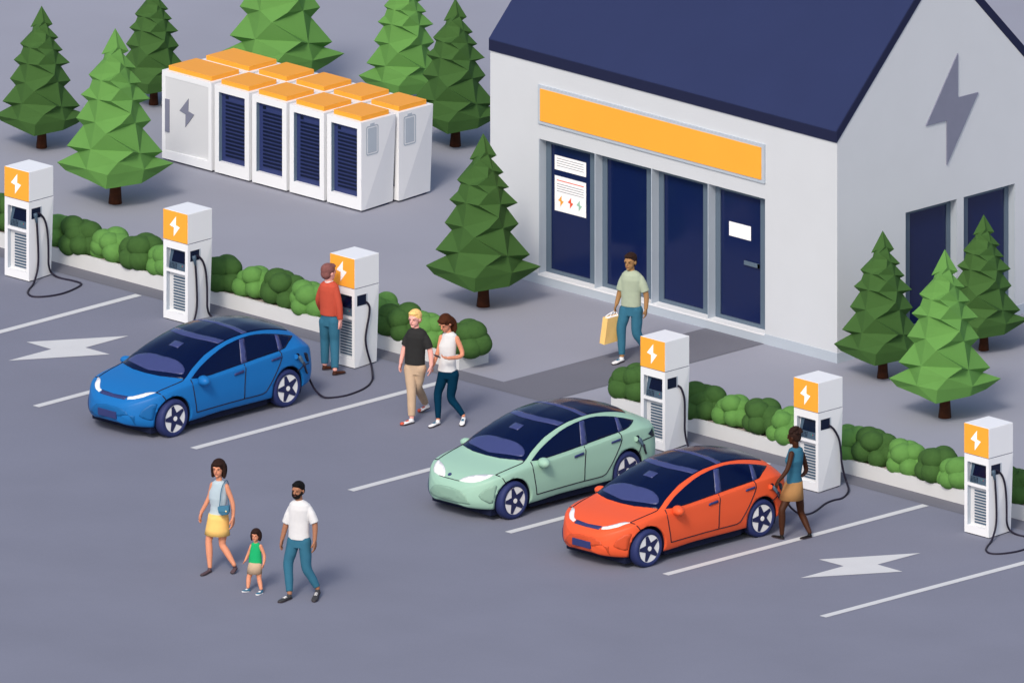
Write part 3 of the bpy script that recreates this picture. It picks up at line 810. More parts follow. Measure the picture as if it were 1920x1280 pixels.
    if not fast: seam('bonnet_seam', [(292.5,736),(300,738.5),(306,743),(310,748),(312,752)])
    else: seam('bonnet_seam', [(291.5,736),(299,739),(306,744),(309,749),(311.5,753)])
    if not fast: seam('bumper_seam', [(579,680.5),(574,682.5),(568,686),(561,693),(558,696)])
    else: seam('bumper_seam', [(587,662.5),(578,667),(568,671.5),(565,681),(560,697)])
    # ---- lamps, plate, painted shade of the front recesses
    if not fast:
        hl = [(293,736),(283,735.2),(273,737),(265,739.3),(250,743),(240,744),(238.6,748.6),(252.5,748),(270,744),(282.5,739)]
        right = px2(hl, 'y'); 
        for mir in (False, True): patch('headlight', right, 'y', m_lamp, .008, None, .02, mir)
        cb = hit(240,746.5); c0 = hit(212,741)
        x1 = px2([(240,743),(238.5,750)], 'y')
        w_ = x1[0][0]; zt, zb_ = x1[0][1], x1[1][1]
        tt = px2([(212,737.8),(212,744.2)], 'y')
        patch('front_trim', [(-w_, zt), (-w_*.5, (zt+tt[0][1])/2), (0, tt[0][1]), (w_*.5, (zt+tt[0][1])/2), (w_, zt), (w_-.01, zb_), (w_*.5, (zb_+tt[1][1])/2), (0, tt[1][1]), (-w_*.5, (zb_+tt[1][1])/2), (-w_+.01, zb_)], 'y', m_bar, .007, None, .03)
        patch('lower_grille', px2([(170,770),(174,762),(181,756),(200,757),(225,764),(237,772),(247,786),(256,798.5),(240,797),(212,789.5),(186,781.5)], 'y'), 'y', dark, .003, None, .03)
        patch('front_recess_shade', px2([(260.5,779),(265,769),(280,759),(292,755.5),(295.5,758),(291,772),(287.5,787),(282,788),(270,785),(262,781)], 'y'), 'y', dark, .003, None, .03)
        q = [hit(u, v) for u, v in ((186.5,761),(220,770.5),(220,782.5),(186.5,774))]
        ym = min(p.y for p in q) - .012; bm = bmesh.new(); box(bm, -.185, .185, ym, ym+.03, .285, .39)
        bev(obj('licence_plate', bm, m_bar, root), .004)
    else:
        s6 = lambda L: [(780 + a/4, 730 + b/4) for a, b in L]
        hr = px2(s6([(325,683),(350,667),(390,653),(430,645),(475,640),(520,638),(590,638),(565,652),(540,665),(480,688),(430,698),(370,694)]), 'y', False)
        for mir in (False, True): patch('headlight', hr, 'y', m_lamp, .008, None, .025, mir)
        seam('bonnet_seam', s6([(176,643),(215,656),(250,665),(290,676),(325,685)]), False, .006, None, False)
        e = hit(780+254/4, 730+636/4, False); h = tree.find_nearest(e); bm = bmesh.new()
        cyl(bm, Vector(h[0]), h[1], .03, .02, 20); obj('nose_emblem', bm, m_bar, root)
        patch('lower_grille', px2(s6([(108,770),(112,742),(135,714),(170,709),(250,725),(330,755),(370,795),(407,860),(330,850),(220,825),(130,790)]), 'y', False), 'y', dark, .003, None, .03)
        patch('front_recess_shade', px2(s6([(468,800),(480,775),(540,735),(600,715),(610,725),(590,800),(578,850),(550,855),(490,825)]), 'y', False), 'y', dark, .003, None, .03)
    # ---- door handles
    for hp in ([(440,700),(456.2,693.3),(456.7,697),(455.5,698.5),(439.5,704.2)], [(509.5,673.8),(525.7,667.5),(525.5,671),(524,672.3),(508.8,677.5)]):
        patch('door_handle', px2(hp, 'x'), 'x', m_bar, .016, None, .03, False, True)
    # ---- mirrors
    mp = hit(372, 712)
    for s in (1, -1):
        bm = bmesh.new(); c = Vector((s*(mp.x+(.085 if s > 0 else .055)), mp.y+.03, mp.z-.0))
        rot = Matrix.Rotation(math.radians(-18*s), 3, 'Z')
        ball(bm, c, 1, 3, (.12, .085, .075) if s > 0 else (.10, .07, .062), rot)
        tube(bm, [(s*(mp.x-.03), mp.y+.03, mp.z-.03), (s*(mp.x+.06), mp.y+.03, mp.z-.025)], .022, 8)
        obj('wing_mirror', bm, paint, root, True)
    # ---- tail lamp and charge port on the right flank
    if not fast: patch('tail_light', px2([(569.5,661),(574,661),(576.5,664),(579,677),(575.5,678),(572,671)], 'x'), 'x', m_taill, .006, None, .03, False, True)
    else: patch('tail_light', px2([(584.5,648.5),(587,655),(589,664),(582,662),(577.5,659)], 'x'), 'x', m_taill, .006, None, .03, False, True)
    pp = hit(557.5, 667)
    nn = tree.find_nearest(pp)[1]
    bm = bmesh.new(); cyl(bm, pp + nn*.002, nn, .040, .012, 24); obj('charge_port', bm, m_archm, root)
    bm = bmesh.new(); t1 = Vector((0,-1,0)); cyl(bm, pp + nn*.022 + t1*.05, (t1 + nn*.35), .036, .010, 24); obj('port_flap', bm, paint, root)
    # ---- wheels
    def wheel(s, wy):
        c = Vector((s*(HW-.085), wy, WR))
        # tyre
        prof = [(.175, -.085), (.245, -.092), (.272, -.075), (WR, -.045), (WR, .045), (.272, .075), (.245, .090), (.205, .086)]
        bm = bmesh.new(); seg = 56; rg = []
        for k in range(seg):
            a = 2*math.pi*k/seg; rg.append([bm.verts.new((c.x + s*o_, c.y + r_*math.cos(a), c.z + r_*math.sin(a))) for r_, o_ in prof])
        for k in range(seg):
            for j in range(len(prof)): bm.faces.new((rg[k][j], rg[(k+1) % seg][j], rg[(k+1) % seg][(j+1) % len(prof)], rg[k][(j+1) % len(prof)]))
        wh = empty('wheel', (0,0,0), None, None); wh.parent = root
        obj('tyre', bm, m_tyre, wh, True)
        bm = bmesh.new(); cyl(bm, c + Vector((s*.02, 0, 0)), (1,0,0), .212, .118, 48); obj('rim', bm, m_rim, wh)
        x = c.x + s*.080; bm = bmesh.new(); pts = []
        for k in range(10):
            a = math.pi/2 + math.pi*k/5 + math.radians(15); r_ = .195 if k % 2 == 0 else .088
            w1 = .11 if k % 2 == 0 else 0
            if w1: pts += [Vector((x, c.y + r_*math.cos(a-w1), c.z + r_*math.sin(a-w1))), Vector((x, c.y + r_*math.cos(a+w1), c.z + r_*math.sin(a+w1)))]
            else: pts.append(Vector((x, c.y + r_*math.cos(a), c.z + r_*math.sin(a))))
        cv = Vector((x, c.y, c.z)); n = len(pts); th_ = Vector((s*.006, 0, 0))
        a_ = [bm.verts.new(p) for p in pts]; b_ = [bm.verts.new(p + th_) for p in pts]; cc = bm.verts.new(cv + th_)
        for k in range(n): bm.faces.new((b_[k], b_[(k+1) % n], cc)); bm.faces.new((a_[k], a_[(k+1) % n], b_[(k+1) % n], b_[k]))
        obj('spokes', bm, m_star, wh)
        bm = bmesh.new(); cyl(bm, c + Vector((s*.086, 0, 0)), (1,0,0), .036, .012, 24); obj('hub_cap', bm, m_rim, wh)
    for wy in (-WB/2, WB/2):
        for s in (1, -1):
            wheel(s, wy)
            # dark liner inside the arch
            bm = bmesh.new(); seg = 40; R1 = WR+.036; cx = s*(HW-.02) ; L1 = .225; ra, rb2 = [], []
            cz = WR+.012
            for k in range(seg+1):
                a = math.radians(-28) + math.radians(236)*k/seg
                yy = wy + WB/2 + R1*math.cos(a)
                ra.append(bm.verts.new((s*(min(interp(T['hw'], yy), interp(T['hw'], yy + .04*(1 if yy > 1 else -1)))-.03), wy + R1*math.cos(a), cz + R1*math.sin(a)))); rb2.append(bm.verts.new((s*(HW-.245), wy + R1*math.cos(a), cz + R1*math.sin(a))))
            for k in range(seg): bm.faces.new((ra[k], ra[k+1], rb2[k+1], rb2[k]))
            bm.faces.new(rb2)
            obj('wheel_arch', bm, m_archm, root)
    bm = bmesh.new(); box(bm, -.60, .60, -WB/2-.33, WB/2+.36, .085, .22); box(bm, -.69, .69, -WB/2+.36, WB/2-.36, .10, .22); obj('underbody_shade', bm, m_archm, root)  # near-black boxes hung low to deepen the shade beneath the sills
    return root, O, pp + O, nn
blue, OB, PB, NB = make_car((328.5,784.5), (29,118,192), 'paint_blue', 'bright blue hatchback plugged in beside the man in the red sweater')
green, OGr, PG, NG = make_car((966,938.3), (167,208,186), 'paint_mint', 'pale mint green car with leaf shaped headlights, parked between the walkway and the orange car', True)
orange, OO, PO, NO = make_car((1217.8,1027.9), (247,99,57), 'paint_orange', 'bright orange hatchback whose charging plug the woman in the tan skirt holds')
# ---------------------------------------------------------------- cables that run to the cars
def lead(station, top, ground, port, nrm, droop):
    """top: hanging pixels; ground: ground pixels; then up to the port"""
    tip = port + nrm*.03; mid = port + nrm*.10 + Vector((.0, .035, -.09)); end = port + nrm*.10 + Vector((0, .06, -.19))
    items = top + ground + [('p', p) for p in droop(end)] + [('p', end), ('p', mid)]
    cable(station, items)
    connector(station, tip, end.lerp(mid, .5), .021)
lead(stations[2], [('h',685,565,-.03),('h',690,569,-.01),('h',693,577),('h',692,592),('h',688.7,610),('h',685.5,633),('h',687,650),('h',691,667),('h',696,684,.03)],
     [('g',698.5,703,.05),('g',697.5,713),('g',690,723),('g',675,732),('g',650,741),('g',625,745)], PB, NB,
     lambda e: [G(607,744,.03), G(592,732,.09), G(581,712,.24)])
lead(stations[3], [('h',1270,722.5,-.03),('h',1276,726,-.01),('h',1280,735),('h',1283.5,750),('h',1284,780),('h',1284,805),('h',1287,825,.02)],
     [('g',1292,842,.05),('g',1293,858),('g',1282,876),('g',1260,885),('g',1240,884)], PG, NG,
     lambda e: [G(1229,880,.04), G(1217,864,.20)])
lead(stations[4], [('h',1553.7,797,-.03),('h',1559,800,-.01),('h',1566,808),('h',1573.7,825),('h',1577,850),('h',1578,866),('h',1583,890),('h',1588,905,.03)],
     [('g',1591,917,.04),('g',1587,927),('g',1577.5,934),('g',1562.5,937.5),('g',1547,944),('g',1530,957),('g',1515,963.5)], PO, NO,
     lambda e: [G(1498,962,.03), G(1483,951,.10), G(1472,936,.24)])
# ---------------------------------------------------------------- people
def skin(name, rgb): return M(name, rgb, 0.6, .92, 0.015, 10, 0, 0.25)
def cloth(name, rgb, k=.92): return M(name, rgb, 0.9, k, 0.03, 14, 0.25, 0.1)
def remesh(name, bm, mat, parent, vox=.007, smooth=4, fac=.5):
    me = bpy.data.meshes.new(name); bmesh.ops.recalc_face_normals(bm, faces=bm.faces[:]); bm.to_mesh(me); bm.free()
    o = bpy.data.objects.new(name, me); COL.objects.link(o)
    md = o.modifiers.new('r', 'REMESH'); md.mode = 'VOXEL'; md.voxel_size = vox
    sm = o.modifiers.new('s', 'SMOOTH'); sm.iterations = smooth; sm.factor = fac
    bpy.context.view_layer.update()
    m2 = bpy.data.meshes.new_from_object(o.evaluated_get(bpy.context.evaluated_depsgraph_get())); o.modifiers.clear(); o.data = m2
    m2.name = name; m2.materials.clear(); m2.materials.append(mat)
    m2.polygons.foreach_set('use_smooth', [True]*len(m2.polygons))
    if parent: o.parent = parent
    return o
def limb(bm, pts, rads, seg=16, caps=True):
    P = crom(pts, 5); R = []
    n = len(pts)-1
    for i in range(n):
        for k in range(5):
            t = k/5; t2 = t*t*(3-2*t); R.append(rads[i]*(1-t2) + rads[i+1]*t2)
    R.append(rads[-1]); tube(bm, P, 0, seg, R)
    if caps: ball(bm, P[0], rads[0]*.99, 2); ball(bm, P[-1], rads[-1]*.99, 2)
def loft(bm, rows, seg=28):
    """rows: (centre, half width vector, half depth vector)"""
    rg = []
    for c, a, b in rows:
        rg.append([bm.verts.new(c + a*math.cos(2*math.pi*k/seg) + b*math.sin(2*math.pi*k/seg)) for k in range(seg)])
    for i in range(len(rg)-1):
        for k in range(seg): bm.faces.new((rg[i][k], rg[i][(k+1) % seg], rg[i+1][(k+1) % seg], rg[i+1][k]))
    bm.faces.new(rg[0][::-1]); bm.faces.new(rg[-1])
class Fig:
    def __init__(s, u0, v0, F, label, sc=1.0):
        s.u0, s.v0, s.sc = u0, v0, sc
        s.base = G(u0, v0); s.root = empty('person', s.base, label, 'person')
        s.F = (RT*F[0] + TC*F[1]).normalized()        # facing direction
        s.R = Vector((0,0,1)).cross(s.F)*-1           # towards the figure's own right
        if s.R.dot(RT) < 0: s.R = -s.R                # always the picture's right
        a, d = s.R.dot(RT), s.R.dot(TC); s.k = d/max(a, .25)
        s.uc = u0
    def J(s, u, v, d=None, z=None):
        """pixel + depth (d, metres towards the viewer) or height z -> point relative to the base"""
        a = (u - s.u0)/130.0
        if z is not None: d = (v - s.v0 + KZ*z)/34.7
        elif d is None: d = (u - s.uc)/130.0*s.k
        return RT*a + TC*d + Vector((0,0,(s.v0 - v + 34.7*d)/KZ))
    def D(s, u, v, extra=0.0):
        return s.J(u, v, (u - s.uc)/130.0*s.k + extra)
    def rows(s, L, dep=.62, extra=0.0):
        out = []
        Ra = s.R.dot(RT); Fa = abs(s.F.dot(RT))
        for v, ul, ur in L:
            uc = (ul+ur)/2; hw = (ur-ul)/260.0
            a = hw / math.sqrt(Ra*Ra + (dep*Fa)**2)
            out.append((s.D(uc, v, extra), s.R*a, s.F*a*dep))
        return out
def hand(bm, wr, tip, fw, inward, sc=1.0, curl=.35):
    """palm, four unequal fingers and a side thumb"""
    d = (tip-wr); L = d.length; d.normalize()
    l = (fw - d*fw.dot(d)).normalized(); n = d.cross(l)
    if n.dot(inward) < 0: n = -n
    pw = L*.23
    for t in (-1, -.35, .35, 1):
        k = wr + d*L*.50 + l*t*pw*.78
        limb(bm, [wr + l*t*pw*.35, wr + d*L*.25 + l*t*pw*.66, k], [L*.085, L*.11, L*.095], 8)
    for i, t in enumerate((-1, -.33, .33, 1)):
        k = wr + d*L*.50 + l*t*pw*.85; fl = L*(.36, .45, .48, .42)[i]
        a = k + (d + n*curl*.4 + l*t*.10).normalized()*fl*.5; b = a + (d + n*(curl+.35+.12*(1-i*.2)) + l*t*.04).normalized()*fl*.5
        limb(bm, [k, a, b], [L*.062, L*.055, L*.044], 8)
    th = wr + d*L*.16 + l*pw*.7; t2 = th + (d*.75 + l*.65 + n*.3).normalized()*L*.22; t3 = t2 + (d + l*.2 + n*.35).normalized()*L*.2
    limb(bm, [th, t2, t3], [L*.085, L*.068, L*.052], 8)
def head(f, c, up, fd, h, bm, neck, nr):
    """skull, jaw, nose, ears and neck into bm. h = full head height"""
    sd_ = fd.cross(up).normalized(); k = h/.23
    rot = Matrix((sd_, fd, up)).transposed()
    def P(x, y, z): return c + sd_*x*k + fd*y*k + up*z*k
    ball(bm, P(0,-.008,.025), k, 3, (.076,.094,.088), rot)
    ball(bm, P(0,.022,-.035), k, 3, (.058,.062,.074), rot)
    ball(bm, P(0,.060,-.088), k, 2, (.026,.022,.018), rot)
    limb(bm, [P(0,.083,.018), P(0,.096,-.008), P(0,.102,-.020)], [.008*k,.011*k,.013*k], 8)
    ball(bm, P(0,.080,-.052), k, 2, (.024,.012,.010), rot)
    for s in (-1, 1):
        ball(bm, P(s*.078,-.008,-.004), k, 2, (.012,.020,.031), rot)
        ball(bm, P(s*.03,.078,.030), k, 2, (.026,.012,.008), rot)
    limb(bm, [neck, P(0,-.018,-.07)], [nr*1.12, nr], 14)
    return P, rot, k
def face(f, P, rot, k, skin_mat, dark):
    for s in (-1, 1):
        bm = bmesh.new(); ball(bm, P(s*.030,.0865,.010), k, 2, (.011,.006,.0055), rot); obj('eye', bm, dark, f.root, True)
    bm = bmesh.new(); ball(bm, P(0,.0915,-.051), k, 2, (.020,.005,.0042), rot); obj('mouth', bm, M('lips', (176,96,84), .6), f.root, True)
def shoe(f, ank, toe, mat, sole, length=.25, w=.042, name='shoe', lace=None, heel_up=False, h=.055):
    d = toe - ank; dd = Vector((d.x, d.y, 0)).normalized()
    heel = ank - d.normalized()*0.0 
    dn = d.normalized(); upv = (Vector((0,0,1)) - dn*dn.z).normalized(); side = dn.cross(upv)
    # sole line: from behind the ankle down to the toe
    bk = ank - dd*length*.20 + Vector((0,0,-.0)); 
    hl = Vector((ank.x, ank.y, ank.z)) - dd*.035
    drop = max(.045, min(.09, .075))
    heelp = hl + Vector((0,0,-drop)) if not heel_up else hl + (Vector((0,0,-1))*.8 - dd*.35).normalized()*drop
    tp = toe.copy()
    ax = (tp - heelp); L = ax.length; ax.normalize(); up2 = (Vector((0,0,1)) - ax*ax.z).normalized(); sd2 = ax.cross(up2)
    rows = [(0.0,.50,.35,.55),(.06,.78,.62,.9),(.2,.86,.8,1.2),(.4,.86,.66,1.0),(.6,1.0,.50,.72),(.8,1.05,.40,.55),(.93,.78,.32,.42),(1.0,.35,.2,.26)]
    bm = bmesh.new(); loft(bm, [(heelp + ax*L*t + up2*(h*hh*.5+.008), sd2*w*ww, up2*h*hh*.62) for t, ww, hh, q in rows], 20)
    limb(bm, [heelp + ax*L*.16 + up2*.03, ank], [w*.80, w*.72], 12)
    o = remesh(name, bm, mat, f.root, .007, 2)
    bm = bmesh.new(); loft(bm, [(heelp + ax*L*t + up2*.004, sd2*w*ww*1.08, up2*.010) for t, ww, hh, q in rows], 20); obj('sole', bm, sole, o, True)
    if lace is not None:
        for q in (.42, .50, .58):
            c = heelp + ax*L*q + up2*(h*.72*(1.28-q)+.012); bm = bmesh.new()
            tube(bm, [c - sd2*w*.5, c + up2*.006, c + sd2*w*.5], .0055, 6); obj('lace', bm, lace, o, True)
    return o
m_eye = M('eye_dark', (50,34,30), .4)
HAIRS = {}
def hair_mat(name, rgb): return M(name, rgb, 0.8, 1.0, 0.10, 30, 0.5, 0.2)

def standard(f, spec):
    S = spec; bm = bmesh.new()
    fd = (RT*S['look'][0] + TC*S['look'][1] + Vector((0,0,S.get('nod', 0)))).normalized()
    up = (Vector((0,0,1)) + fd*(-S.get('nod', 0)) + RT*S.get('tilt', 0)).normalized(); up = (up - fd*up.dot(fd)).normalized()
    hc = f.D(*S['head'], S.get('head_d', 0)); nk = f.D(*S['neck'])
    P, rot, k = head(f, hc, up, fd, S['hh'], bm, nk - Vector((0,0,.03*f.sc)), S.get('nr', .05))
    # trunk under the clothes
    tr = f.rows(S['trunk']); loft(bm, [(c, a*.87, b*.87) for c, a, b in tr])
    arms = []
    slv = (not S.get('bare', True)) and S['armr'][0] > .045
    for side in ('l', 'r'):
        A = S['arm_'+side]; pts = [f.D(q[0], q[1], q[2] if len(q) > 2 else 0) for q in A['p']]
        if slv: pts[0] = pts[0].lerp(nk, .16) - Vector((0,0,.03))
        rr = list(A.get('r', S['armr']))
        if slv: rr[0] *= .82
        limb(bm, pts[:3], rr, 14)
        if len(pts) > 3: hand(bm, pts[2], pts[3], f.F, (nk - pts[2]), curl=A.get('curl', .35))
        arms.append(pts)
    legs = []
    for side in ('l', 'r'):
        Lg = S['leg_'+side]; hip = f.D(*Lg['hip']); kn = f.D(Lg['knee'][0], Lg['knee'][1], Lg['knee'][2]); an = f.J(Lg['ank'][0], Lg['ank'][1], z=Lg['ank'][2]); toe = f.J(Lg['toe'][0], Lg['toe'][1], z=Lg['toe'][2])
        lg = S['legr'] if S.get('bare', True) else [q*.68 for q in S['legr'][:2]] + [S['legr'][2]*.85]
        limb(bm, [hip, hip.lerp(kn, .5), kn, kn.lerp(an, .35), an], [lg[0], (lg[0]+lg[1])*.52, lg[1], lg[1]*1.02, lg[2]], 16)
        legs.append((hip, kn, an, toe))
    body = remesh('body', bm, S['skin'], f.root, .0065, 3)
    if S.get('face', True): face(f, P, rot, k, S['skin'], m_eye)
    return P, rot, k, arms, legs, fd, up
def hair_short(f, P, rot, k, mat, fringe=.03, vol=1.0, low=-.02):
    bm = bmesh.new()
    ball(bm, P(0,-.022,.048), k*vol, 3, (.083,.094,.082), rot)
    ball(bm, P(0,-.055,.000+low*.4), k*vol, 3, (.074,.060,.070), rot)
    ball(bm, P(0,.045,.088), k*vol, 3, (.062,.044,.030), rot)
    for s in (-1, 1): ball(bm, P(s*.068,-.010,.030), k*vol, 2, (.016,.030,.036), rot)
    return remesh('hair', bm, mat, f.root, .007, 3)
def hair_bob(f, P, rot, k, mat, low=-.11, back=0):
    bm = bmesh.new()
    ball(bm, P(0,-.018,.045), k, 3, (.093,.102,.092), rot)
    ball(bm, P(0,.058,.072), k, 3, (.074,.042,.034), rot)
    for s in (-1, 1): limb(bm, [P(s*.072,.005,.05), P(s*.082,.000,-.01), P(s*.080,-.005,low)], [.028*k, .026*k, .022*k], 10)
    for x in (-.05, 0, .05): limb(bm, [P(x,-.065,.03), P(x*1.1,-.078,-.03), P(x*1.1,-.068,low)], [.045*k, .042*k, .032*k], 10)
    return remesh('hair', bm, mat, f.root, .007, 3)
def shirt(f, rows, arms, mat, sl, slr, name='shirt', dep=.66, extra=0, collar=None):
    bm = bmesh.new(); loft(bm, f.rows(rows, dep, extra), 36)
    if sl:
        for pts, oth, t in zip(arms, arms[::-1], sl):
            if t is None: continue
            s_, e, w_ = pts[0].lerp(oth[0], .02) + Vector((0,0,.004)), pts[1], pts[2]
            if t <= 1: limb(bm, [s_, s_.lerp(e, t*.5), s_.lerp(e, t)], [slr[0], slr[1], slr[1]], 18, False); ball(bm, s_, slr[0]*.97, 2)
            else:
                limb(bm, [s_, e, e.lerp(w_, t-1)], [slr[0], slr[1], slr[2]], 18, False); ball(bm, s_, slr[0], 2)
    return remesh(name, bm, mat, f.root, .0075, 3)
def trousers(f, rows, legs, mat, rads, tt=.93, name='trousers'):
    bm = bmesh.new(); rws = f.rows(rows, .64); loft(bm, [(c + Vector((0,0,.03)), a*.6, b*.6) for c, a, b in rws[:1]] + [(c, a*q, b*q) for (c, a, b), q in zip(rws, (.93,.95,1.0))], 32)
    for hip, kn, an, toe in legs:
        e = kn.lerp(an, tt)
        limb(bm, [hip, hip.lerp(kn, .5), kn, kn.lerp(e, .5), e], [rads[0], rads[0]*.5+rads[1]*.54, rads[1]*1.06, rads[1]*.55+rads[2]*.53, rads[2]*1.04], 18, False)
        ball(bm, hip, rads[0], 2)
    return remesh(name, bm, mat, f.root, .0075, 3)
sk_w = skin('skin_warm', (224,151,118)); sk_p = skin('skin_pink', (247,180,166)); sk_b = skin('skin_brown', (170,118,90)); sk_t = skin('skin_tan', (168,126,82)); sk_d = skin('skin_dark', (66,34,14))
h_bk = hair_mat('hair_dark_brown', (44,26,20)); h_black = hair_mat('hair_black', (14,12,12)); h_bl = hair_mat('hair_blond', (253,206,130)); h_br = hair_mat('hair_brown', (70,34,14)); h_ch = hair_mat('hair_chestnut', (130,84,80))
c_teal = cloth('denim_teal', (56,110,134)); c_white = cloth('cotton_white', (228,228,228)); c_black = cloth('cotton_black', (50,50,50))
s_white = M('shoe_white', (235,235,235), .6); s_dark = M('shoe_dark', (62,62,64), .6); s_sole = M('sole_dark', (60,50,55), .7); s_blue = M('shoe_blue', (58,112,140), .6); s_red = M('shoe_red', (205,85,62), .6)

# woman with the yellow skirt
f = Fig(410, 1068, (-.35,.94), 'woman in a pale blue sleeveless top and yellow skirt with a teal shoulder bag')
S = dict(head=(409.5,878), neck=(411,902), hh=.25, look=(-.35,.94), skin=sk_w, armr=[.043,.034,.026], legr=[.074,.050,.032], nr=.042,
  trunk=[(903,404,418),(908,397,425),(915,395,427),(935,394,425),(950,396,424),(968,392,428),(980,392,428)],
  arm_l=dict(p=[(399,908,.0),(391.5,933,0),(377.5,960,.03),(373,980,.04)]), arm_r=dict(p=[(424,911,0),(436,942,0),(437,968,.05),(435.5,994,.06)]),
  leg_l=dict(hip=(401,975), knee=(391.5,1012,.08), ank=(393.5,1062,.085), toe=(377,1079,.012)),
  leg_r=dict(hip=(419,977), knee=(417,1020,.02), ank=(439,1058,.13), toe=(434.5,1075,.012)))
P, rot, k, arms, legs, fd, up = standard(f, S)
hair_bob(f, P, rot, k, h_bk)
shirt(f, [(900,403,419),(904,398,424),(912,396,427),(922,392,426),(933,391,426),(947,395,424),(957,394,425),(965,391,428)], arms, cloth('pale_blue_top', (186,204,213)), None, None, 'top')
bm = bmesh.new(); loft(bm, f.rows([(962,391,428),(972,389,429.5),(990,385.5,430),(1001,383.5,431.5)], .85), 36); obj('skirt', bm, cloth('yellow_skirt', (254,208,122)), f.root, True)
for (h_, kn, an, toe), hu in zip(legs, (False, True)): shoe(f, an, toe, M('flat_shoe_brown', (84,66,72), .6), s_sole, w=.036, heel_up=hu, h=.035)
womanf = f
# her shoulder bag, a thing of its own
b0 = f.D(420,955,.17) + f.base; bg_ = empty('shoulder_bag', b0, 'small teal shoulder bag hanging at the hip of the woman in the yellow skirt', 'bag')
bd = (RT*.94 + TC*.35).normalized(); bn = (TC*.94 - RT*.35).normalized()
bm = bmesh.new(); Z = Vector((0,0,1))
prof = [(-.085,.045),(.085,.075),(.088,-.02),(.06,-.065),(-.03,-.085),(-.08,-.05)]
prism(bm, [bd*x + Z*z - bn*.03 for x, z in prof], bn*.06); bev(obj('bag_body', bm, M('bag_leather', (58,112,140), .55), bg_), .012, 3)
bm = bmesh.new(); prism(bm, [bd*x + Z*z + bn*.031 for x, z in [(-.086,.046),(.086,.076),(.087,.01),(.05,-.02),(-.05,-.03),(-.084,.0)]], bn*.008); bev(obj('flap', bm, M('bag_leather_light', (66,122,150), .55), bg_), .003, 2)
bm = bmesh.new(); ball(bm, bd*.045 + Z*-.01 + bn*.042, .013, 2, (1.4,.6,1)); obj('clasp', bm, M('gold_clasp', (240,220,170), .3), bg_, True)
bm = bmesh.new(); sp = [f.D(411.5,952,.16), f.D(413,935,.14), f.D(415.5,916,.115), f.D(421,903.5,.06), f.D(426,900.5,-.02), f.D(428.5,912,-.08), f.D(428,935,-.02), f.D(428,950,.12)]
tube(bm, crom([p + f.base - b0 for p in sp], 6), .0065, 8); obj('strap', bm, M('bag_strap', (48,100,128), .6), bg_, True)

# child
f = Fig(480, 1106, (-.35,.94), 'small girl in a green sleeveless top and beige skirt walking between two adults')
S = dict(head=(479.5,1003), neck=(479.5,1017), hh=.178, look=(-.35,.94), skin=sk_w, armr=[.028,.024,.018], legr=[.044,.034,.026], nr=.03,
  trunk=[(1018,475,484),(1021,471,488),(1030,469,489.5),(1045,469,490),(1060,467,491),(1067,467,491)],
  arm_l=dict(p=[(472,1022,0),(465.5,1038,0),(460,1050,.03),(455,1058,.04)]), arm_r=dict(p=[(488.5,1023,0),(495.5,1041,0),(494.5,1056,.05),(491.5,1068,.06)]),
  leg_l=dict(hip=(472,1066), knee=(466.5,1082,.04), ank=(465,1100,.065), toe=(454,1109,.012)),
  leg_r=dict(hip=(485,1067), knee=(486,1084,.02), ank=(489.5,1103,.075), toe=(481,1115,.012)))
f.sc = .6
P, rot, k, arms, legs, fd, up = standard(f, S)
hair_bob(f, P, rot, k, h_bk, -.09)
shirt(f, [(1016,475,484),(1019,471,488),(1026,469.5,489),(1040,467.5,490.5),(1055,466,491.5)], arms, cloth('green_top', (36,180,112)), None, None, 'top')
bm = bmesh.new(); loft(bm, f.rows([(1053,467,491),(1062,464.5,491.5),(1074,462.5,491.5)], .75), 32); obj('skirt', bm, cloth('beige_skirt', (201,174,146)), f.root, True)
for (h_, kn, an, toe) in legs: shoe(f, an, toe, s_blue, s_white, w=.030, lace=s_white, h=.04)

# bearded man
f = Fig(562, 1117, (-.35,.94), 'bearded man in a white t-shirt and teal jeans walking beside the small girl')
S = dict(head=(558.5,919), neck=(560.5,939), hh=.245, look=(-.45,.9), skin=sk_b, armr=[.052,.042,.031], bare=False, legr=[.085,.062,.042], nr=.054,
  trunk=[(938,552,570),(943,544,580),(952,541,586),(975,541,582),(1000,542,580),(1012,542,580)],
  arm_l=dict(p=[(543,950,0),(537,980,0),(529,1010,.04),(525.5,1031,.05)]), arm_r=dict(p=[(583,951,0),(590,980,0),(590,1012,.05),(590,1037,.06)]),
  leg_l=dict(hip=(551,1012), knee=(540.5,1055,.07), ank=(543,1112,.085), toe=(522.5,1129,.012)),
  leg_r=dict(hip=(571,1013), knee=(575,1064,.03), ank=(595.5,1102,.14), toe=(588,1128,.012)))
P, rot, k, arms, legs, fd, up = standard(f, S)
hair_short(f, P, rot, k, h_black, vol=1.04)
bm = bmesh.new(); ball(bm, P(0,.040,-.070), k, 3, (.056,.058,.044), rot); limb(bm, [P(-.03,.088,-.040), P(0,.098,-.036), P(.03,.088,-.040)], [.008*k,.010*k,.008*k], 8)
for s in (-1, 1): limb(bm, [P(s*.040,.060,-.060), P(s*.060,.022,-.035), P(s*.068,-.002,.015)], [.022*k,.020*k,.012*k], 8)
remesh('beard', bm, h_black, f.root, .006, 2)
shirt(f, [(936,553,568),(939,548,575),(944,543,582),(953,540.5,584),(975,540.5,580),(995,541,580),(1009,540.5,581)], arms, c_white, [.98, .98], [.053,.067], 't_shirt')
trousers(f, [(1000,542,580),(1012,541.5,581),(1024,541,582)], legs, c_teal, [.098,.070,.048])
for (h_, kn, an, toe), hu in zip(legs, (False, True)): shoe(f, an, toe, s_dark, s_sole, w=.044, lace=s_white, heel_up=hu)

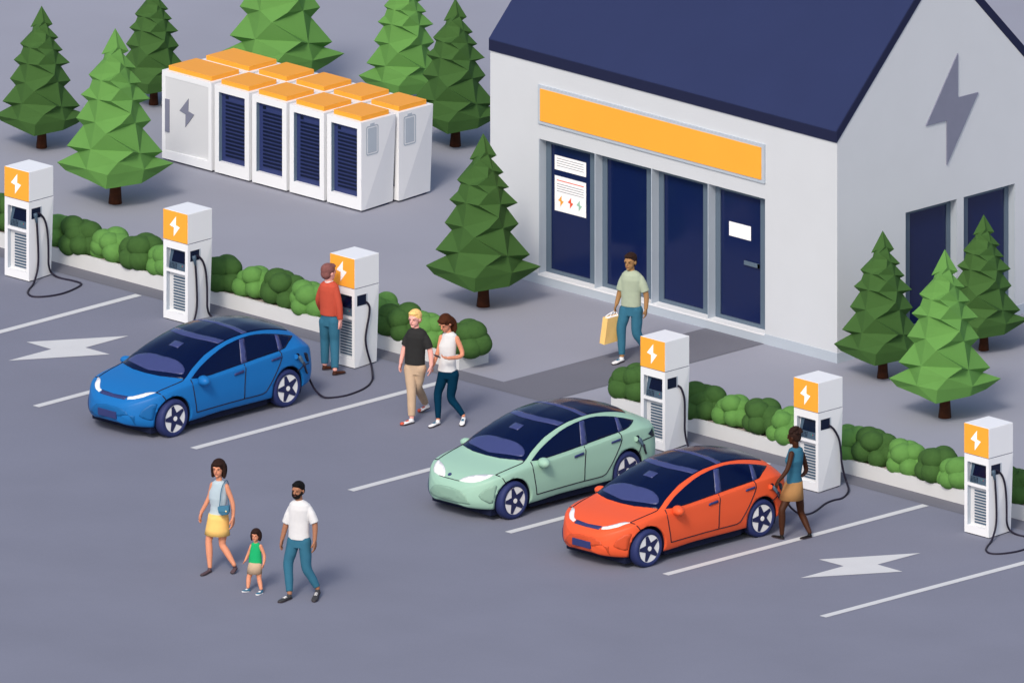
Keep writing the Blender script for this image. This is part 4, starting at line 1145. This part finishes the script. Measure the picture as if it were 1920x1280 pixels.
# blond man
f = Fig(781, 788, (-.35,.94), 'blond man in a black t-shirt and beige trousers holding hands with a woman')
S = dict(head=(777.5,598), neck=(780,618), hh=.25, look=(-.45,.9), skin=sk_p, armr=[.049,.040,.030], bare=False, legr=[.082,.060,.040], nr=.05,
  trunk=[(616,772,790),(620,764,798),(630,761,803),(650,760,799),(675,760,797),(690,761,797)],
  arm_l=dict(p=[(763,626,0),(758,653,0),(752,678,.04),(748.5,698,.05)]), arm_r=dict(p=[(801,629,0),(807,660,0),(808.5,684,.03),(806.5,706,.03)]),
  leg_l=dict(hip=(769,690), knee=(771.5,733,.10), ank=(772,783,.085), toe=(751.5,797,.012)),
  leg_r=dict(hip=(788,690), knee=(783,725,-.05), ank=(798,756,.13), toe=(785,772.5,.012)))
P, rot, k, arms, legs, fd, up = standard(f, S)
hair_short(f, P, rot, k, h_bl, vol=1.06)
shirt(f, [(614,773,788),(617,768,795),(622,763,800),(631,760,802),(650,759.5,798),(668,759,797),(682,758.5,797)], arms, c_black, [.75, .75], [.050,.063], 't_shirt')
trousers(f, [(674,760,796),(686,759,797),(700,760,797)], legs, cloth('beige_trousers', (201,174,146)), [.092,.066,.050])
for (h_, kn, an, toe), hu in zip(legs, (False, True)):
    o = shoe(f, an, toe, s_white, s_sole, w=.044, lace=s_red, heel_up=hu)
    bm = bmesh.new(); ball(bm, toe + (an-toe)*.14 + Vector((0,0,.008)), .036, 2, (1,1,.75)); obj('toe_cap', bm, s_red, o, True)
blond = f; blond_arms = arms

# long haired woman with the phone
f = Fig(843, 790, (-.35,.94), 'long haired woman in a white sleeveless top and dark trousers looking at her phone')
S = dict(head=(835,606), neck=(842,624), hh=.245, look=(-.6,.8), nod=-.45, skin=sk_w, armr=[.040,.033,.026], bare=False, legr=[.075,.054,.034], nr=.042, head_d=.05,
  trunk=[(624,835,851),(629,829,857),(640,827,858),(660,824,855),(675,825,854),(690,823,856),(700,823,856)],
  arm_l=dict(p=[(828,632,0),(821,660,.05),(812.5,683,.04),(808,697,.04)], curl=.9), arm_r=dict(p=[(856,634,0),(866.5,665,.02),(841,671.5,.24),(824,668.5,.30)], curl=1.0),
  leg_l=dict(hip=(832,700), knee=(821,738,.08), ank=(821.5,786,.085), toe=(804.5,801.5,.012)),
  leg_r=dict(hip=(850,701), knee=(846,746,.02), ank=(869,779,.13), toe=(865,799,.012)))
P, rot, k, arms, legs, fd, up = standard(f, S)
bm = bmesh.new()
ball(bm, P(0,-.018,.045), k, 3, (.090,.102,.090), rot); ball(bm, P(0,.056,.072), k, 3, (.072,.042,.032), rot)
hb = [P(0,-.085,.03), P(0,-.105,-.05)]; z1 = Vector((0,0,-1))
for x in (-.045, 0, .045):
    a = P(x,-.070,.03); limb(bm, [a, a - fd*.045 + z1*.07 + RT*.02, a - fd*.04 + z1*.15 + RT*.045, a - fd*.02 + z1*.215 + RT*.055], [.048*k, .044*k, .034*k, .012*k], 10)
limb(bm, [P(.075,-.01,.05), P(.085,-.04,-.02)], [.026*k, .022*k], 10); limb(bm, [P(-.075,-.01,.05), P(-.085,-.04,-.02)], [.026*k, .022*k], 10)
remesh('hair', bm, h_br, f.root, .007, 3)
shirt(f, [(622,836,850),(626,830,856),(635,827.5,857.5),(648,820,856),(657,821,855),(668,824,854),(680,823,855),(695,820.5,856.5)], arms, c_white, None, None, 'top')
trousers(f, [(688,823,855),(698,822,856.5),(708,822,857)], legs, cloth('dark_teal_trousers', (0,47,71)), [.085,.057,.036], .97)
for (h_, kn, an, toe), hu in zip(legs, (False, True)): shoe(f, an, toe, s_white, s_sole, w=.038, lace=s_blue, heel_up=hu)
ph = f.D(819.5,667.5,.33) + f.base
bm = bmesh.new(); box(bm, -.042, .042, -.075, .075, -.005, .005)
o = obj('phone', bm, M('phone_case', (50,52,58), .35)); o.location = ph; o.rotation_euler = (math.radians(-28), math.radians(10), math.radians(25)); bev(o, .004, 2)
tag(o, 'dark smartphone in the hand of the long haired woman', 'phone')
bm = bmesh.new(); box(bm, -.037, .037, -.068, .068, .005, .0065); obj('screen', bm, m_screen, o)

# man with the shopping bag
f = Fig(1190, 676, (-.35,.94), 'man in a sage green t-shirt leaving the shop with a paper bag')
S = dict(head=(1181.5,491), neck=(1183.5,510), hh=.245, look=(-.45,.9), skin=sk_t, armr=[.050,.040,.030], bare=False, legr=[.082,.060,.040], nr=.052,
  trunk=[(508,1175,1192),(513,1168,1202),(522,1164,1206),(545,1163,1203),(565,1164,1202),(580,1164,1202)],
  arm_l=dict(p=[(1166,518,0),(1162,548,0),(1156,570,.05),(1150.5,585,.06)], curl=.8), arm_r=dict(p=[(1205,520,0),(1211.5,552,0),(1211,578,.04),(1210.5,598,.05)]),
  leg_l=dict(hip=(1173,580), knee=(1165,614,.08), ank=(1166,668,.085), toe=(1148.5,683.5,.012)),
  leg_r=dict(hip=(1194,581), knee=(1194,624,.02), ank=(1214,658,.14), toe=(1207,681,.012)))
P, rot, k, arms, legs, fd, up = standard(f, S)
hair_short(f, P, rot, k, h_bk, vol=1.03)
shirt(f, [(506,1176,1190),(509,1171,1197),(514,1166,1203),(523,1163.5,1206),(545,1164,1202),(560,1165,1202),(573,1164.5,1202)], arms, cloth('sage_cotton', (176,188,164)), [.82, .82], [.051,.065], 't_shirt')
trousers(f, [(566,1165,1201),(577,1164.5,1202.5),(590,1165,1203)], legs, c_teal, [.092,.068,.044])
for (h_, kn, an, toe), hu in zip(legs, (False, True)): shoe(f, an, toe, s_white, s_sole, w=.044, lace=s_blue, heel_up=hu)
# paper bag
top = f.D(1150.5,584,.06) + f.base
gl = lambda u, v, d: f.J(u, v, d) + f.base
dl = .02
A0, A1 = gl(1130.5,594.5,dl+.06), gl(1139.5,597,dl+.13); A2 = gl(1163,590.5,dl-.05)
B0, B1, B2 = gl(1124,643,dl+.06), gl(1133.2,646.5,dl+.13), gl(1159,639,dl-.05)
Bk, Tk = B0 + (B2-B1), A0 + (A2-A1)
c0 = (B0+B2)/2; pb = empty('shopping_bag', c0, 'yellow paper shopping bag with white handles carried by the man leaving the shop', 'bag')
bm = bmesh.new(); v_ = [bm.verts.new(p - c0) for p in (B0, B1, B2, Bk, A0, A1, A2, Tk)]
for q in ((3,2,1,0),(0,1,5,4),(1,2,6,5),(2,3,7,6),(3,0,4,7)): bm.faces.new([v_[i] for i in q])
inn = [p - c0 for p in (A0, A1, A2, Tk)]; ctr = sum(inn, Vector())/4
obj('paper_body', bm, M('kraft_paper', (254,208,128), .8, .95), pb)
bm = bmesh.new(); bm.faces.new([bm.verts.new(p + Vector((0,0,-.012))) for p in inn]); obj('lining', bm, m_paper, pb)
for s in (0, 1):
    p, q = (A0.lerp(A1, .15), A0.lerp(A1, .85)) if False else ((A1.lerp(A2, .2), A1.lerp(A2, .8)) if s == 0 else (A0.lerp(Tk, .2), A0.lerp(Tk, .8)))
    m = (p+q)/2; h_ = top - m; bm = bmesh.new()
    tube(bm, crom([p-c0, p.lerp(m, .35)+h_*.75-c0, m+h_*1.0-c0, q.lerp(m, .35)+h_*.75-c0, q-c0], 8), .006, 8); obj('handle', bm, m_paper, pb, True)

# man in the red sweater, seen from behind
f = Fig(617, 694, (.55,-.83), 'man in a red sweater and teal trousers seen from behind at a charging station')
S = dict(head=(617,511), neck=(617,529), hh=.25, look=(.80,-.60), skin=sk_p, armr=[.048,.040,.030], bare=False, legr=[.082,.060,.040], nr=.052, face=True,
  trunk=[(527,607,626),(532,600,634),(542,598,636),(560,600,634),(580,601,632),(600,602,632)],
  arm_l=dict(p=[(601,540,0),(598,562,-.04),(604,582,-.22),(614,588,-.30)], curl=.5), arm_r=dict(p=[(632,541,0),(635.5,572,0),(638,601,-.02),(637.5,621,-.02)]),
  leg_l=dict(hip=(609,602), knee=(609.5,638,-.02), ank=(609,683,.085), toe=(627,690,.012)),
  leg_r=dict(hip=(626,602), knee=(627.5,642,.02), ank=(628,693,.085), toe=(647,698,.012)))
P, rot, k, arms, legs, fd, up = standard(f, S)
hair_short(f, P, rot, k, h_ch, vol=1.07)
sw = shirt(f, [(526,610,625),(529,605,630),(534,600,635),(543,597.5,636),(560,598.5,635),(575,600,634),(590,600,633)], arms, cloth('red_knit', (200,86,66)), [1.86, 1.90], [.058,.052,.044], 'sweater', .68)
bm = bmesh.new(); c_ = f.D(617,528); loft(bm, [(c_ + Vector((0,0,-.02)), f.R*.072, f.F*.070), (c_ + Vector((0,0,.018)), f.R*.064, f.F*.062)], 24); obj('collar', bm, c_white, f.root, True)
trousers(f, [(584,602,632),(597,601,632.5),(610,601,633)], legs, c_teal, [.088,.066,.052], .95)
for (h_, kn, an, toe) in legs: shoe(f, an, toe, M('brown_leather', (70,34,16), .5), s_sole, w=.042)

# woman in the tan skirt plugging in the orange car
f = Fig(1488, 1004, (-.75,-.66), 'dark haired woman in a teal top and tan skirt plugging in the orange car')
S = dict(head=(1489,819), neck=(1491.5,839), hh=.235, look=(-.85,-.45), skin=sk_d, armr=[.042,.034,.026], legr=[.064,.050,.032], nr=.044, nod=-.1,
  trunk=[(838,1484,1500),(843,1478,1506),(853,1477,1507),(872,1477,1504),(888,1476,1503),(905,1474,1505),(915,1474,1505)],
  arm_l=dict(p=[(1484,850,.08),(1476,880,.12),(1459,902,.10),(1453,916,.07)], curl=1.0), arm_r=dict(p=[(1503.5,850,-.05),(1511.5,879,-.03),(1504.5,891,.05),(1497,893,.12)], curl=.6),
  leg_l=dict(hip=(1480,925), knee=(1466.5,955,.0), ank=(1466,1000,.085), toe=(1447.5,1004.5,.012)),
  leg_r=dict(hip=(1498,926), knee=(1502,960,0), ank=(1518,997,.085), toe=(1500.5,1010,.012)))
P, rot, k, arms, legs, fd, up = standard(f, S)
bm = bmesh.new(); rr = random.Random(5)
ball(bm, P(0,-.022,.040), k, 3, (.086,.094,.086), rot); ball(bm, P(0,-.050,.0), k, 3, (.070,.055,.070), rot)
for q in range(34):
    a = rr.uniform(0, 2*math.pi); el = rr.uniform(.0, 1.45)
    ball(bm, P(.088*math.cos(a)*math.cos(el), -.028+.092*math.sin(a)*math.cos(el)*(1 if math.sin(a) < 0 else .8), .065+.075*math.sin(el)), .025*k, 2)
remesh('hair', bm, h_bk, f.root, .006, 1)
shirt(f, [(837,1485,1499),(841,1479,1505),(850,1476,1507),(862,1471.5,1506),(872,1475,1505),(884,1476,1503),(895,1475,1503),(904,1474,1505)], arms, c_teal, None, None, 'top', .78)
bm = bmesh.new(); loft(bm, f.rows([(901,1473.5,1505),(915,1467,1506),(934,1460.5,1507)], 1.0), 36); obj('skirt', bm, cloth('tan_skirt', (170,128,82)), f.root, True)
for (h_, kn, an, toe) in legs: shoe(f, an, toe, M('black_flats', (16,14,14), .5), s_sole, w=.036, h=.035)
